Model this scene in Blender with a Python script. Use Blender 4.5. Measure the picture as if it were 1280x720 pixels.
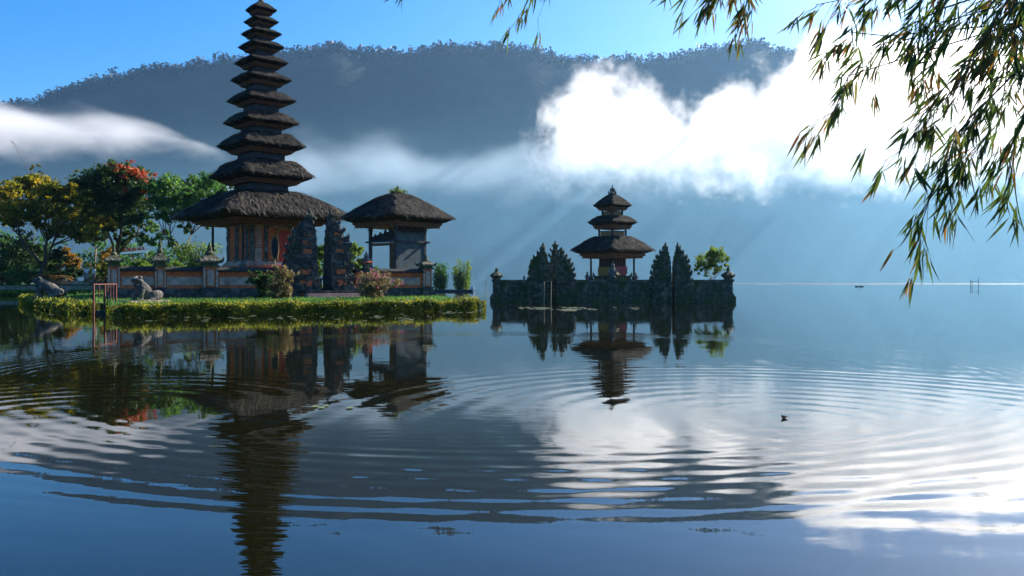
import bpy, bmesh, math, random
from mathutils import Vector, Matrix, noise
rad = math.radians
R = random.Random(11)
scene = bpy.context.scene
for o in list(bpy.data.objects):
    bpy.data.objects.remove(o)

# ------------------------------------------------------------------ camera, sky, sun, exposure
CAM_H = 1.6
cam_d = bpy.data.cameras.new("camera"); cam = bpy.data.objects.new("camera", cam_d)
scene.collection.objects.link(cam)
cam.location = (0, 0, CAM_H); cam.rotation_euler = (rad(90), 0, 0)
cam_d.sensor_width = 36.0; cam_d.lens = 36.0 * 1000 / 1280
cam_d.shift_y = -7 / 1280; cam_d.clip_start = 0.05; cam_d.clip_end = 30000
scene.camera = cam

SUN_AZ, SUN_EL = 48.0, 32.0          # degrees to the right of the view, above the horizon
world = bpy.data.worlds.new("World"); scene.world = world; world.use_nodes = True
wn = world.node_tree; bg = wn.nodes["Background"]
sky = wn.nodes.new("ShaderNodeTexSky"); sky.sky_type = 'NISHITA'; sky.sun_disc = False
sky.sun_elevation = rad(SUN_EL); sky.sun_rotation = rad(SUN_AZ)
sky.altitude = 1200; sky.air_density = 1.0; sky.dust_density = 2.5; sky.ozone_density = 4.0
deep = wn.nodes.new('ShaderNodeHueSaturation'); deep.inputs['Saturation'].default_value = 1.42
wn.links.new(sky.outputs[0], deep.inputs['Color']); wn.links.new(deep.outputs[0], bg.inputs[0]); bg.inputs[1].default_value = 0.078
sun_d = bpy.data.lights.new("sun", 'SUN'); sun_d.energy = 5.0; sun_d.angle = rad(0.53); sun_d.color = (1.0, 0.92, 0.80)
sun = bpy.data.objects.new("sun", sun_d); scene.collection.objects.link(sun)
sdir = Vector((math.sin(rad(SUN_AZ)) * math.cos(rad(SUN_EL)), math.cos(rad(SUN_AZ)) * math.cos(rad(SUN_EL)), math.sin(rad(SUN_EL))))
sun.rotation_euler = sdir.to_track_quat('Z', 'Y').to_euler(); sun.location = sdir * 300
vs = scene.view_settings; vs.view_transform = 'Standard'; vs.look = 'None'; vs.gamma = 1.0; vs.use_curve_mapping = False
vs.exposure = 1.45
cy = scene.cycles
cy.use_denoising = True; cy.max_bounces = 12; cy.diffuse_bounces = 2; cy.glossy_bounces = 3
cy.transmission_bounces = 4; cy.volume_bounces = 8; cy.transparent_max_bounces = 8
cy.volume_step_rate = 2.5; cy.volume_max_steps = 128
cy.sample_clamp_indirect = 6.0; cy.caustics_reflective = False; cy.caustics_refractive = False

# ------------------------------------------------------------------ helpers
def P(px, py, Y):
    return Vector(((px - 640) / 1000 * Y, Y, CAM_H - (py - 353) / 1000 * Y))
def G(px, Y, z):
    return Vector(((px - 640) / 1000 * Y, Y, z))
def rot2(x, y, a):
    return x * math.cos(a) - y * math.sin(a), x * math.sin(a) + y * math.cos(a)
def lerp(a, b, t): return a + (b - a) * t
def interp(pts, x):
    if x <= pts[0][0]: return pts[0][1]
    for (x0, y0), (x1, y1) in zip(pts, pts[1:]):
        if x <= x1:
            t = (x - x0) / (x1 - x0); t = t * t * (3 - 2 * t) if abs(y1 - y0) > 0 else t
            return y0 + (y1 - y0) * t
    return pts[-1][1]

class MB:
    """collects verts and faces of ONE mesh"""
    def __init__(s): s.v = []; s.f = []; s.mi = []; s.cur = 0
    def add(s, vs_, fs_):
        b = len(s.v); s.v.extend([tuple(p) for p in vs_]); s.f.extend([tuple(i + b for i in f) for f in fs_]); s.mi.extend([s.cur] * len(fs_)); return s
    def box(s, cx, cy_, z0, sx, sy, h, rz=0.0, tx=1.0, ty=1.0, jit=0.0):
        vs_ = []
        for z, kx, ky in ((z0, 1, 1), (z0 + h, tx, ty)):
            for ax, ay in ((-1, -1), (1, -1), (1, 1), (-1, 1)):
                x, y = rot2(ax * sx / 2 * kx, ay * sy / 2 * ky, rz)
                vs_.append((cx + x + R.uniform(-jit, jit), cy_ + y + R.uniform(-jit, jit), z + R.uniform(-jit, jit)))
        return s.add(vs_, [(3, 2, 1, 0), (4, 5, 6, 7), (0, 1, 5, 4), (1, 2, 6, 5), (2, 3, 7, 6), (3, 0, 4, 7)])
    def tube(s, pts, rr, n=6, cap=True):
        pts = [Vector(p) for p in pts]
        if not hasattr(rr, '__len__'): rr = [rr] * len(pts)
        vs_, fs_ = [], []
        up = Vector((0.31, 0.17, 0.94))
        for i, p in enumerate(pts):
            d = (pts[min(i + 1, len(pts) - 1)] - pts[max(i - 1, 0)])
            d = d.normalized() if d.length > 1e-9 else Vector((0, 0, 1))
            a = d.cross(up)
            if a.length < 0.05: a = d.cross(Vector((1, 0, 0)))
            a.normalize(); b = d.cross(a)
            for k in range(n):
                t = 2 * math.pi * k / n
                vs_.append(p + (a * math.cos(t) + b * math.sin(t)) * rr[i])
        for i in range(len(pts) - 1):
            for k in range(n):
                fs_.append((i * n + k, i * n + (k + 1) % n, (i + 1) * n + (k + 1) % n, (i + 1) * n + k))
        if cap:
            fs_.append(tuple(reversed(range(n)))); fs_.append(tuple(range((len(pts) - 1) * n, len(pts) * n)))
        return s.add(vs_, fs_)
    def lathe(s, prof, cx=0, cy_=0, n=12, square=False, rz=0.0):
        vs_, fs_ = [], []
        for r, z in prof:
            for k in range(n):
                t = 2 * math.pi * (k + 0.5) / n
                vs_.append((cx + r * math.cos(t + rz), cy_ + r * math.sin(t + rz), z))
        for i in range(len(prof) - 1):
            for k in range(n):
                fs_.append((i * n + k, i * n + (k + 1) % n, (i + 1) * n + (k + 1) % n, (i + 1) * n + k))
        fs_.append(tuple(reversed(range(n)))); fs_.append(tuple(range((len(prof) - 1) * n, len(prof) * n)))
        return s.add(vs_, fs_)
    def ell(s, c, r, rot=None, nu=10, nv=7):
        vs_, fs_ = [], []
        M = rot or Matrix.Identity(3); c = Vector(c)
        vs_.append(c + M @ Vector((0, 0, -r[2])))
        for j in range(1, nv):
            a = -math.pi / 2 + math.pi * j / nv
            for k in range(nu):
                t = 2 * math.pi * k / nu
                vs_.append(c + M @ Vector((r[0] * math.cos(a) * math.cos(t), r[1] * math.cos(a) * math.sin(t), r[2] * math.sin(a))))
        vs_.append(c + M @ Vector((0, 0, r[2])))
        for k in range(nu): fs_.append((0, 1 + (k + 1) % nu, 1 + k))
        for j in range(nv - 2):
            for k in range(nu):
                a = 1 + j * nu; fs_.append((a + k, a + (k + 1) % nu, a + nu + (k + 1) % nu, a + nu + k))
        top = len(vs_) - 1; a = 1 + (nv - 2) * nu
        for k in range(nu): fs_.append((a + k, a + (k + 1) % nu, top))
        return s.add(vs_, fs_)
    def leaf(s, p, d, length, width, nrm=None, bend=0.15):
        d = Vector(d).normalized()
        n_ = Vector(nrm) if nrm is not None else Vector((R.gauss(0, 1), R.gauss(0, 1), R.gauss(0, 1)))
        sd = d.cross(n_)
        if sd.length < 1e-3: sd = d.cross(Vector((0.3, 0.9, 0.1)))
        sd.normalize(); n_ = sd.cross(d)
        p = Vector(p)
        q = [p, p + d * length * .3 + sd * width * .5 + n_ * bend * length * .25,
             p + d * length * .62 + sd * width * .38 + n_ * bend * length * .2, p + d * length,
             p + d * length * .62 - sd * width * .38 + n_ * bend * length * .2,
             p + d * length * .3 - sd * width * .5 + n_ * bend * length * .25]
        return s.add(q, [(0, 1, 5), (1, 2, 4, 5), (2, 3, 4)])
    def quad(s, p, size, asp=1.0):
        d = Vector((R.gauss(0, 1), R.gauss(0, 1), R.gauss(0, 1))).normalized()
        e = d.cross(Vector((R.gauss(0, 1), R.gauss(0, 1), R.gauss(0, 1))))
        if e.length < 1e-4: return s
        e.normalize(); p = Vector(p); a = d * size * .5; b = e * size * .5 * asp
        return s.add([p - a, p + b * .9 - a * .1, p + a, p - b * .9 + a * .15], [(0, 1, 2, 3)])
    def transform(s, M):
        s.v = [tuple(M @ Vector(p)) for p in s.v]; return s
    def build(s, name, mat, parent=None, smooth=False, loc=None):
        me = bpy.data.meshes.new(name); me.from_pydata(s.v, [], s.f); me.update()
        if smooth: me.polygons.foreach_set("use_smooth", [True] * len(me.polygons))
        o = bpy.data.objects.new(name, me); scene.collection.objects.link(o)
        for q in (mat if isinstance(mat, (list, tuple)) else [mat]): me.materials.append(q)
        if isinstance(mat, (list, tuple)): me.polygons.foreach_set("material_index", s.mi)
        if parent: o.parent = parent
        if loc is not None: o.location = loc
        return o

def tag(o, label, cat, group=None, kind=None):
    o["label"] = label; o["category"] = cat
    if group: o["group"] = group
    if kind: o["kind"] = kind
    return o
def thing(name, label, cat, loc=(0, 0, 0), rz=0.0, group=None):
    o = bpy.data.objects.new(name, None); scene.collection.objects.link(o)
    o.empty_display_size = 0.2
    o.location = loc; o.rotation_euler = (0, 0, rz); return tag(o, label, cat, group)
def structure(o): o["kind"] = "structure"; return o
def stuff(o, label=None, cat=None):
    o["kind"] = "stuff"
    if label: o["label"] = label; o["category"] = cat
    return o
def copy_tree(src, parent=None):
    c = src.copy(); scene.collection.objects.link(c)
    if parent: c.parent = parent
    for ch in list(src.children): copy_tree(ch, c)
    return c

# ------------------------------------------------------------------ materials
def new_mat(name):
    m = bpy.data.materials.new(name); m.use_nodes = True
    nt = m.node_tree; return m, nt, nt.nodes["Principled BSDF"], nt.nodes["Material Output"]
def ramp(nt, fac, stops):
    r = nt.nodes.new("ShaderNodeValToRGB"); e = r.color_ramp.elements
    while len(e) < len(stops): e.new(0.5)
    for el, (p, c) in zip(e, stops): el.position = p; el.color = (*c, 1)
    nt.links.new(fac, r.inputs[0]); return r.outputs[0]
def rough_mat(name, stops, scale=3.0, detail=6, bump=0.05, bscale=12.0, rough=0.9, stretch=(1, 1, 1), spec=0.2, moss=None, mscale=1.2, mlo=0.52, mhi=0.7):
    m, nt, b, out = new_mat(name)
    tc = nt.nodes.new("ShaderNodeTexCoord"); mp = nt.nodes.new("ShaderNodeMapping"); mp.inputs['Scale'].default_value = stretch
    nt.links.new(tc.outputs['Object'], mp.inputs[0])
    n1 = nt.nodes.new("ShaderNodeTexNoise"); n1.inputs['Scale'].default_value = scale; n1.inputs['Detail'].default_value = detail
    n1.inputs['Roughness'].default_value = 0.65
    nt.links.new(mp.outputs[0], n1.inputs[0])
    col = ramp(nt, n1.outputs[0], stops)
    if moss:
        n3 = nt.nodes.new("ShaderNodeTexNoise"); n3.inputs['Scale'].default_value = mscale; n3.inputs['Detail'].default_value = 5
        nt.links.new(tc.outputs['Object'], n3.inputs[0])
        mr = nt.nodes.new("ShaderNodeMapRange"); mr.inputs[1].default_value = mlo; mr.inputs[2].default_value = mhi
        nt.links.new(n3.outputs[0], mr.inputs[0])
        mx = nt.nodes.new("ShaderNodeMix"); mx.data_type = 'RGBA'
        nt.links.new(mr.outputs[0], mx.inputs[0]); nt.links.new(col, mx.inputs[6]); mx.inputs[7].default_value = (*moss, 1)
        col = mx.outputs[2]
    nt.links.new(col, b.inputs['Base Color'])
    b.inputs['Roughness'].default_value = rough; b.inputs['Specular IOR Level'].default_value = spec
    n2 = nt.nodes.new("ShaderNodeTexNoise"); n2.inputs['Scale'].default_value = bscale; n2.inputs['Detail'].default_value = 5
    nt.links.new(mp.outputs[0], n2.inputs[0])
    bp = nt.nodes.new("ShaderNodeBump"); bp.inputs['Strength'].default_value = 1.0; bp.inputs['Distance'].default_value = bump
    nt.links.new(n2.outputs[0], bp.inputs['Height']); nt.links.new(bp.outputs[0], b.inputs['Normal'])
    return m
def leaf_mat(name, stops, trans=0.35, rough=0.55, nscale=0.5):
    """leaves: every leaf face its own tone, broad tonal drift through the plant, light passes through"""
    m, nt, b, out = new_mat(name)
    g = nt.nodes.new("ShaderNodeNewGeometry")
    tc = nt.nodes.new("ShaderNodeTexCoord"); n1 = nt.nodes.new("ShaderNodeTexNoise"); n1.inputs['Scale'].default_value = nscale; n1.inputs['Detail'].default_value = 2
    nt.links.new(tc.outputs['Object'], n1.inputs[0])
    mth = nt.nodes.new("ShaderNodeMath"); mth.operation = 'MULTIPLY_ADD'
    nt.links.new(g.outputs['Random Per Island'], mth.inputs[0]); mth.inputs[1].default_value = 0.55
    m2 = nt.nodes.new("ShaderNodeMath"); m2.operation = 'MULTIPLY_ADD'; nt.links.new(n1.outputs[0], m2.inputs[0]); m2.inputs[1].default_value = 1.3; m2.inputs[2].default_value = -0.42
    nt.links.new(m2.outputs[0], mth.inputs[2])
    col = ramp(nt, mth.outputs[0], stops)
    nt.links.new(col, b.inputs['Base Color']); b.inputs['Roughness'].default_value = rough; b.inputs['Specular IOR Level'].default_value = 0.25
    tr = nt.nodes.new("ShaderNodeBsdfTranslucent")
    hs = nt.nodes.new("ShaderNodeHueSaturation"); hs.inputs['Value'].default_value = 1.5; hs.inputs['Saturation'].default_value = 1.1; nt.links.new(col, hs.inputs['Color'])
    nt.links.new(hs.outputs[0], tr.inputs[0])
    mx = nt.nodes.new("ShaderNodeMixShader"); mx.inputs[0].default_value = trans
    nt.links.new(b.outputs[0], mx.inputs[1]); nt.links.new(tr.outputs[0], mx.inputs[2]); nt.links.new(mx.outputs[0], out.inputs[0])
    return m
def thatch_mat(name):
    m = rough_mat(name, [(0.3, (.008, .008, .009)), (0.5, (.019, .018, .017)), (0.74, (.11, .09, .068))], scale=1.6, detail=8, bump=0.07, bscale=7, stretch=(1, 1, 3), rough=0.95, spec=0.1)
    return m

M_thatch = thatch_mat("thatch")
M_straw = leaf_mat("thatch_straw", [(0.0, (.008, .008, .008)), (0.5, (.022, .02, .018)), (0.75, (.085, .072, .056)), (1, (.19, .155, .115))], trans=0.05, rough=0.95)
M_stone = rough_mat("dark_stone", [(0.3, (.022, .022, .024)), (0.5, (.06, .058, .056)), (0.72, (.17, .16, .145))], scale=2.2, bump=0.05, bscale=9, moss=(.035, .05, .02), mscale=.8)
M_stone_moss = rough_mat("mossy_stone", [(0.3, (.028, .027, .017)), (0.5, (.085, .08, .055)), (0.7, (.26, .235, .18))], scale=2.6, bump=0.09, bscale=7, moss=(.055, .075, .022), mscale=.9, mlo=.45, mhi=.65)
M_plaster = rough_mat("grey_plaster", [(0.3, (.24, .165, .14)), (0.6, (.47, .33, .28)), (0.8, (.55, .42, .36))], scale=2.5, bump=0.012, bscale=14, moss=(.07, .07, .06), mscale=1.5, mlo=.55, mhi=.75)
M_brick = rough_mat("orange_brick", [(0.3, (.3, .06, .025)), (0.55, (.6, .15, .06)), (0.8, (.62, .25, .13))], scale=3, bump=0.03, bscale=10, stretch=(1, 1, 3), moss=(.06, .05, .045), mscale=1.3, mlo=.55, mhi=.72)
M_carved = rough_mat("carved_stone", [(0.35, (.045, .043, .042)), (0.55, (.16, .15, .14)), (0.75, (.3, .28, .26))], scale=5, bump=0.12, bscale=7, moss=(.05, .06, .035), mscale=1.7)
M_wood = rough_mat("brown_wood", [(0.3, (.06, .028, .015)), (0.55, (.17, .075, .038)), (0.8, (.26, .13, .07))], scale=3, bump=0.02, bscale=12, stretch=(1, 1, 6), rough=.75)
M_wood_dark = rough_mat("dark_wood", [(0.3, (.012, .012, .014)), (0.7, (.04, .036, .034))], scale=4, bump=0.015, bscale=12, rough=.7)
M_tier = rough_mat("blue_grey_timber", [(0.3, (.03, .034, .042)), (0.6, (.065, .07, .082)), (0.8, (.1, .105, .115))], scale=3, bump=0.02, bscale=10, rough=.8)
M_teal = rough_mat("teal_grey_board", [(0.3, (.035, .055, .062)), (0.6, (.075, .105, .11)), (0.8, (.12, .145, .145))], scale=1.5, bump=0.01, bscale=8, rough=.8, moss=(.05, .05, .05), mscale=2.2)
M_gold = rough_mat("gilded_wood", [(0.3, (.15, .06, .02)), (0.6, (.42, .2, .06)), (0.8, (.55, .32, .12))], scale=8, bump=0.02, bscale=20, rough=.5, spec=.4)
M_red = rough_mat("red_paint", [(0.3, (.3, .03, .025)), (0.7, (.5, .07, .05))], scale=4, bump=0.01, rough=.6)
M_rust = rough_mat("rusty_red_metal", [(0.3, (.07, .025, .018)), (0.7, (.17, .06, .042))], scale=9, bump=0.01, rough=.7)
M_cap = rough_mat("dark_roof_tile", [(0.3, (.018, .019, .022)), (0.7, (.055, .055, .055))], scale=5, bump=0.04, bscale=16, moss=(.03, .045, .015), mscale=1.6)
M_grass = rough_mat("grass", [(0.3, (.02, .045, .008)), (0.55, (.05, .095, .016)), (0.8, (.11, .15, .03))], scale=1.2, bump=0.1, bscale=5)
M_bank = rough_mat("pale_stone", [(0.3, (.2, .17, .14)), (0.6, (.33, .29, .24)), (0.8, (.42, .38, .32))], scale=2, bump=0.05, bscale=6, moss=(.1, .09, .06), mscale=.9)
M_bark = rough_mat("bark", [(0.3, (.035, .026, .02)), (0.7, (.15, .115, .085))], scale=2, bump=0.08, bscale=6, stretch=(3, 3, 1))
M_bark_pale = rough_mat("pale_bark", [(0.3, (.12, .09, .07)), (0.7, (.3, .25, .2))], scale=2, bump=0.05, bscale=6, stretch=(3, 3, 1))
M_frog = rough_mat("frog_stone", [(0.3, (.035, .034, .033)), (0.5, (.085, .078, .07)), (0.74, (.42, .36, .31))], scale=2.2, bump=0.04, bscale=12, moss=(.04, .055, .03), mscale=1.5)
M_forest = rough_mat("mountain_forest", [(0.3, (.006, .014, .012)), (0.5, (.014, .026, .019)), (0.7, (.028, .04, .026))], scale=.006, detail=10, bump=5, bscale=.03)
M_cloth_y = rough_mat("yellow_cloth", [(0.3, (.2, .13, .035)), (0.7, (.38, .27, .08))], scale=6, bump=0.01)
M_cloth_p = rough_mat("pink_cloth", [(0.3, (.22, .05, .06)), (0.7, (.4, .11, .13))], scale=6, bump=0.01)
M_white = rough_mat("white_cloth", [(0.3, (.6, .6, .6)), (0.7, (.78, .78, .77))], scale=4, bump=0.005)
M_skin = rough_mat("skin", [(0.3, (.3, .16, .1)), (0.7, (.36, .2, .13))], scale=4, bump=0.002, rough=.6)
M_trouser = rough_mat("mauve_cloth", [(0.3, (.2, .13, .14)), (0.7, (.28, .19, .19))], scale=4, bump=0.005)
M_hair = rough_mat("black_hair", [(0.3, (.008, .007, .007)), (0.7, (.02, .017, .015))], scale=20, bump=0.005)
M_tarp = rough_mat("blue_sheet", [(0.3, (.04, .12, .15)), (0.7, (.08, .19, .22))], scale=3, bump=0.01)
M_bamboo_pole = rough_mat("bamboo_pole", [(0.3, (.25, .2, .13)), (0.7, (.42, .36, .25))], scale=4, bump=0.01, stretch=(1, 1, .3))
M_plank = rough_mat("weathered_plank", [(0.3, (.03, .035, .038)), (0.7, (.1, .1, .1))], scale=3, bump=0.02)
M_bird = rough_mat("brown_feathers", [(0.3, (.02, .016, .012)), (0.6, (.07, .05, .035)), (0.75, (.3, .27, .22))], scale=22, bump=0.004)

L_yellow = leaf_mat("yellow_green_leaves", [(0, (.03, .05, .01)), (.4, (.08, .105, .016)), (.7, (.27, .22, .03)), (1, (.42, .28, .045))], trans=.55, nscale=.3)
L_dark = leaf_mat("dark_green_leaves", [(0, (.012, .028, .01)), (.5, (.035, .07, .02)), (1, (.09, .14, .035))], trans=.45, nscale=.35)
L_mid = leaf_mat("mid_green_leaves", [(0, (.02, .055, .018)), (.5, (.05, .12, .03)), (1, (.14, .23, .045))], trans=.5, nscale=.35)
L_bright = leaf_mat("bright_green_leaves", [(0, (.035, .07, .012)), (.5, (.09, .15, .025)), (1, (.22, .27, .05))], trans=.45, nscale=.6)
L_red = leaf_mat("red_blossom", [(0, (.12, .03, .015)), (.5, (.38, .07, .035)), (1, (.5, .17, .06))], nscale=.8)
L_orange = leaf_mat("orange_leaves", [(0, (.10, .08, .02)), (.5, (.26, .15, .03)), (1, (.42, .2, .04))], nscale=.6)
L_hedge = leaf_mat("hedge_leaves", [(0, (.02, .03, .005)), (.38, (.07, .095, .014)), (.66, (.2, .21, .028)), (1, (.44, .38, .08))], trans=.42, nscale=1.2)
L_tan = leaf_mat("tan_leaves", [(0, (.05, .05, .02)), (.5, (.15, .12, .05)), (1, (.33, .25, .13))], nscale=1.5)
L_pink = leaf_mat("pink_blossom", [(0, (.35, .06, .16)), (1, (.6, .16, .32))], nscale=1.5)
L_bamboo = leaf_mat("bamboo_leaves", [(0, (.015, .03, .012)), (.35, (.038, .062, .018)), (.62, (.08, .12, .026)), (.8, (.14, .06, .027)), (.91, (.3, .18, .04)), (1, (.38, .34, .06))], trans=.5, nscale=2.2)
L_lily = leaf_mat("lily_leaves", [(0, (.1, .14, .04)), (1, (.25, .28, .1))], trans=.1, nscale=2)
L_weed = leaf_mat("floating_weed_leaves", [(0, (.07, .09, .04)), (1, (.22, .24, .15))], trans=.1, nscale=2)

# ------------------------------------------------------------------ lake
def water_material():
    m, nt, b, out = new_mat("lake_water")
    N, L = nt.nodes, nt.links
    def val(x): return x
    def mth(op, a, b_=None, c=None):
        n = N.new("ShaderNodeMath"); n.operation = op
        for i, x in enumerate((a, b_, c)):
            if x is None: continue
            if isinstance(x, (int, float)): n.inputs[i].default_value = x
            else: L.new(x, n.inputs[i])
        return n.outputs[0]
    geo = N.new("ShaderNodeNewGeometry"); sep = N.new("ShaderNodeSeparateXYZ"); L.new(geo.outputs['Position'], sep.inputs[0])
    X, Y = sep.outputs[0], sep.outputs[1]
    wob = N.new("ShaderNodeTexNoise"); wob.inputs['Scale'].default_value = .35; wob.inputs['Detail'].default_value = 2; L.new(geo.outputs['Position'], wob.inputs[0])
    wobv = mth('MULTIPLY', mth('SUBTRACT', wob.outputs[0], .5), .2)
    patch = N.new("ShaderNodeTexNoise"); patch.inputs['Scale'].default_value = .28; patch.inputs['Detail'].default_value = 2
    pm = N.new("ShaderNodeMapping"); pm.inputs['Location'].default_value = (13.1, 4.2, 0); L.new(geo.outputs['Position'], pm.inputs[0]); L.new(pm.outputs[0], patch.inputs[0])
    pv = N.new("ShaderNodeMapRange"); pv.inputs[1].default_value = .36; pv.inputs[2].default_value = .6; L.new(patch.outputs[0], pv.inputs[0])
    sx = sy = None
    # (centre x, y, wavelength, amplitude of slope, inner radius, outer radius)
    for cx, cyy, wl, amp, r0, r1, ph in RINGS:
        dx = mth('SUBTRACT', X, cx); dy = mth('SUBTRACT', Y, cyy)
        r = mth('SQRT', mth('ADD', mth('ADD', mth('MULTIPLY', dx, dx), mth('MULTIPLY', dy, dy)), 1e-4))
        rw = mth('ADD', r, wobv)
        w = mth('SINE', mth('MULTIPLY_ADD', rw, 2 * math.pi / wl, ph))
        e1 = N.new("ShaderNodeMapRange"); e1.interpolation_type = 'SMOOTHSTEP'; e1.inputs[1].default_value = r0 - .5 * wl - .4; e1.inputs[2].default_value = r0 + .8 * wl; L.new(r, e1.inputs[0])
        e2 = N.new("ShaderNodeMapRange"); e2.interpolation_type = 'SMOOTHSTEP'; e2.inputs[1].default_value = r1 + wl; e2.inputs[2].default_value = r1 - wl; L.new(r, e2.inputs[0])
        # map range with from_min > from_max works as a falling edge
        env = mth('MULTIPLY', mth('MULTIPLY', e1.outputs[0], e2.outputs[0]), mth('MULTIPLY_ADD', pv.outputs[0], .85 if r0 < 5 else .5, .15 if r0 < 5 else .5))
        s_ = mth('MULTIPLY', mth('MULTIPLY', w, env), amp)
        ax = mth('MULTIPLY', s_, mth('DIVIDE', dx, r)); ay = mth('MULTIPLY', s_, mth('DIVIDE', dy, r))
        sx = ax if sx is None else mth('ADD', sx, ax); sy = ay if sy is None else mth('ADD', sy, ay)
    # small wind ripples, crests lying across the view, and a slow swell
    for scl, det, am, stretch in ((2.2, 3, .012, (.35, 1.5, 1)), (.12, 2, .002, (.5, 1.6, 1)), (8.0, 2, .020, (.3, 1.2, 1)), (20.0, 1, .014, (.3, 1.0, 1))):
        mp = N.new("ShaderNodeMapping"); mp.inputs['Scale'].default_value = stretch; L.new(geo.outputs['Position'], mp.inputs[0])
        nn = N.new("ShaderNodeTexNoise"); nn.inputs['Scale'].default_value = scl; nn.inputs['Detail'].default_value = det; L.new(mp.outputs[0], nn.inputs[0])
        sc = N.new("ShaderNodeSeparateColor"); L.new(nn.outputs['Color'], sc.inputs[0])
        calm = mth('MULTIPLY_ADD', pv.outputs[0], .6, .4)
        sx = mth('ADD', sx, mth('MULTIPLY', mth('MULTIPLY', mth('SUBTRACT', sc.outputs[0], .5), am * .5), calm))
        sy = mth('ADD', sy, mth('MULTIPLY', mth('MULTIPLY', mth('SUBTRACT', sc.outputs[1], .5), am), calm))
    # waves seem to flatten towards the far shore, where wind ruffles one band
    fl = N.new("ShaderNodeMapRange"); fl.inputs[1].default_value = 15; fl.inputs[2].default_value = 120; fl.inputs[3].default_value = 1; fl.inputs[4].default_value = .35; L.new(Y, fl.inputs[0])
    sx = mth('MULTIPLY', sx, fl.outputs[0]); sy = mth('MULTIPLY', sy, fl.outputs[0])
    cmb = N.new("ShaderNodeCombineXYZ"); L.new(mth('MULTIPLY', sx, -1), cmb.inputs[0]); L.new(mth('MULTIPLY', sy, -1), cmb.inputs[1]); cmb.inputs[2].default_value = 1
    nv = N.new("ShaderNodeVectorMath"); nv.operation = 'NORMALIZE'; L.new(cmb.outputs[0], nv.inputs[0])
    L.new(nv.outputs[0], b.inputs['Normal'])
    band = N.new("ShaderNodeMapRange"); band.inputs[1].default_value = 520; band.inputs[2].default_value = 800; L.new(Y, band.inputs[0])
    bx = N.new("ShaderNodeMapRange"); bx.inputs[1].default_value = 60; bx.inputs[2].default_value = 200; L.new(X, bx.inputs[0])
    bb = mth('MULTIPLY', band.outputs[0], bx.outputs[0])
    L.new(mth('MULTIPLY_ADD', bb, .5, .015), b.inputs['Roughness'])
    b.inputs['Base Color'].default_value = (.0058, .006, .002, 1); b.inputs['IOR'].default_value = 1.48; b.inputs['Specular IOR Level'].default_value = .5
    return m
RINGS = [(0.2, 15.7, .31, .021, 8.2, 10.45, 0.0), (-.4, 15.2, .23, .004, 7.0, 10.2, 1.1),
         (3.3, 9.3, .5, .014, .4, 6.0, .4), (-5.6, 9.9, .5, .014, .5, 3.8, 1.9), (9.5, 17, .8, .006, 1.0, 7.0, .2)]
w = MB(); w.add([(-9000, -120, 0), (9000, -120, 0), (9000, 9000, 0), (-9000, 9000, 0)], [(0, 1, 2, 3)])
structure(w.build("lake", water_material()))
# near bank under the photographer
nb = MB()
pts = [(-30, -6), (30, -6), (30, 1.2), (9, 1.0), (6.2, 3.0), (4.6, 2.2), (2.6, 1.0), (0, .7), (-6, .9), (-30, 1.2)]
nb.add([(x, y, .12) for x, y in pts] + [(x, y, -.4) for x, y in pts], [tuple(range(10))] + [(i, i + 10, (i + 1) % 10 + 10, (i + 1) % 10) for i in range(10)])
structure(nb.build("bank", M_grass))

# ------------------------------------------------------------------ mountain
RIDGE = [(-900, 330), (-500, 265), (-200, 190), (0, 140), (30, 132), (120, 103), (200, 88), (300, 78), (400, 63), (500, 70), (560, 61), (650, 63), (720, 78), (780, 80), (830, 76), (900, 64), (940, 55), (985, 70), (1060, 80), (1200, 70), (1400, 85), (1800, 150), (2300, 300)]
def mtn(px, t):
    """t: 0 foot, 1 ridge, >1 back slope"""
    foot = 1880 + 60 * noise.noise(Vector((px / 160, 3.1, 0)))
    Yr = 2500
    ry = interp(RIDGE, px) + 3 * noise.fractal(Vector((px / 40, 0, 7)), 1, 2, 3)
    zr = (353 - ry) / 1000 * Yr + CAM_H
    if t <= 1:
        Y = lerp(foot, Yr, t)
        prof = 1 - (1 - t) ** 1.25
        z = -6 + (zr + 6) * prof
        sp = noise.fractal(Vector((px / 70 + t * .8, t * 1.2, 1.7)), 1, 2, 4)
        z += sp * 18 * (t * (1 - t) * 4) ** .8 * zr / 750
        z = min(z, zr * Y / Yr * .995 if t < 1 else z)
    else:
        Y = lerp(Yr, 3600, (t - 1)); z = zr * (1 - (t - 1)) - 6 * (t - 1)
    return Vector(((px - 640) / 1000 * Y, Y, z))
m = MB(); cols = list(range(-900, 2301, 9)); rows = [i / 34 for i in range(35)] + [1.3, 1.65, 2.0]
for px in cols:
    for t in rows: m.v.append(tuple(mtn(px, t)))
nr = len(rows)
for i in range(len(cols) - 1):
    for j in range(nr - 1): m.f.append((i * nr + j, (i + 1) * nr + j, (i + 1) * nr + j + 1, i * nr + j + 1))
structure(m.build("mountain", M_forest, smooth=True))
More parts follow.
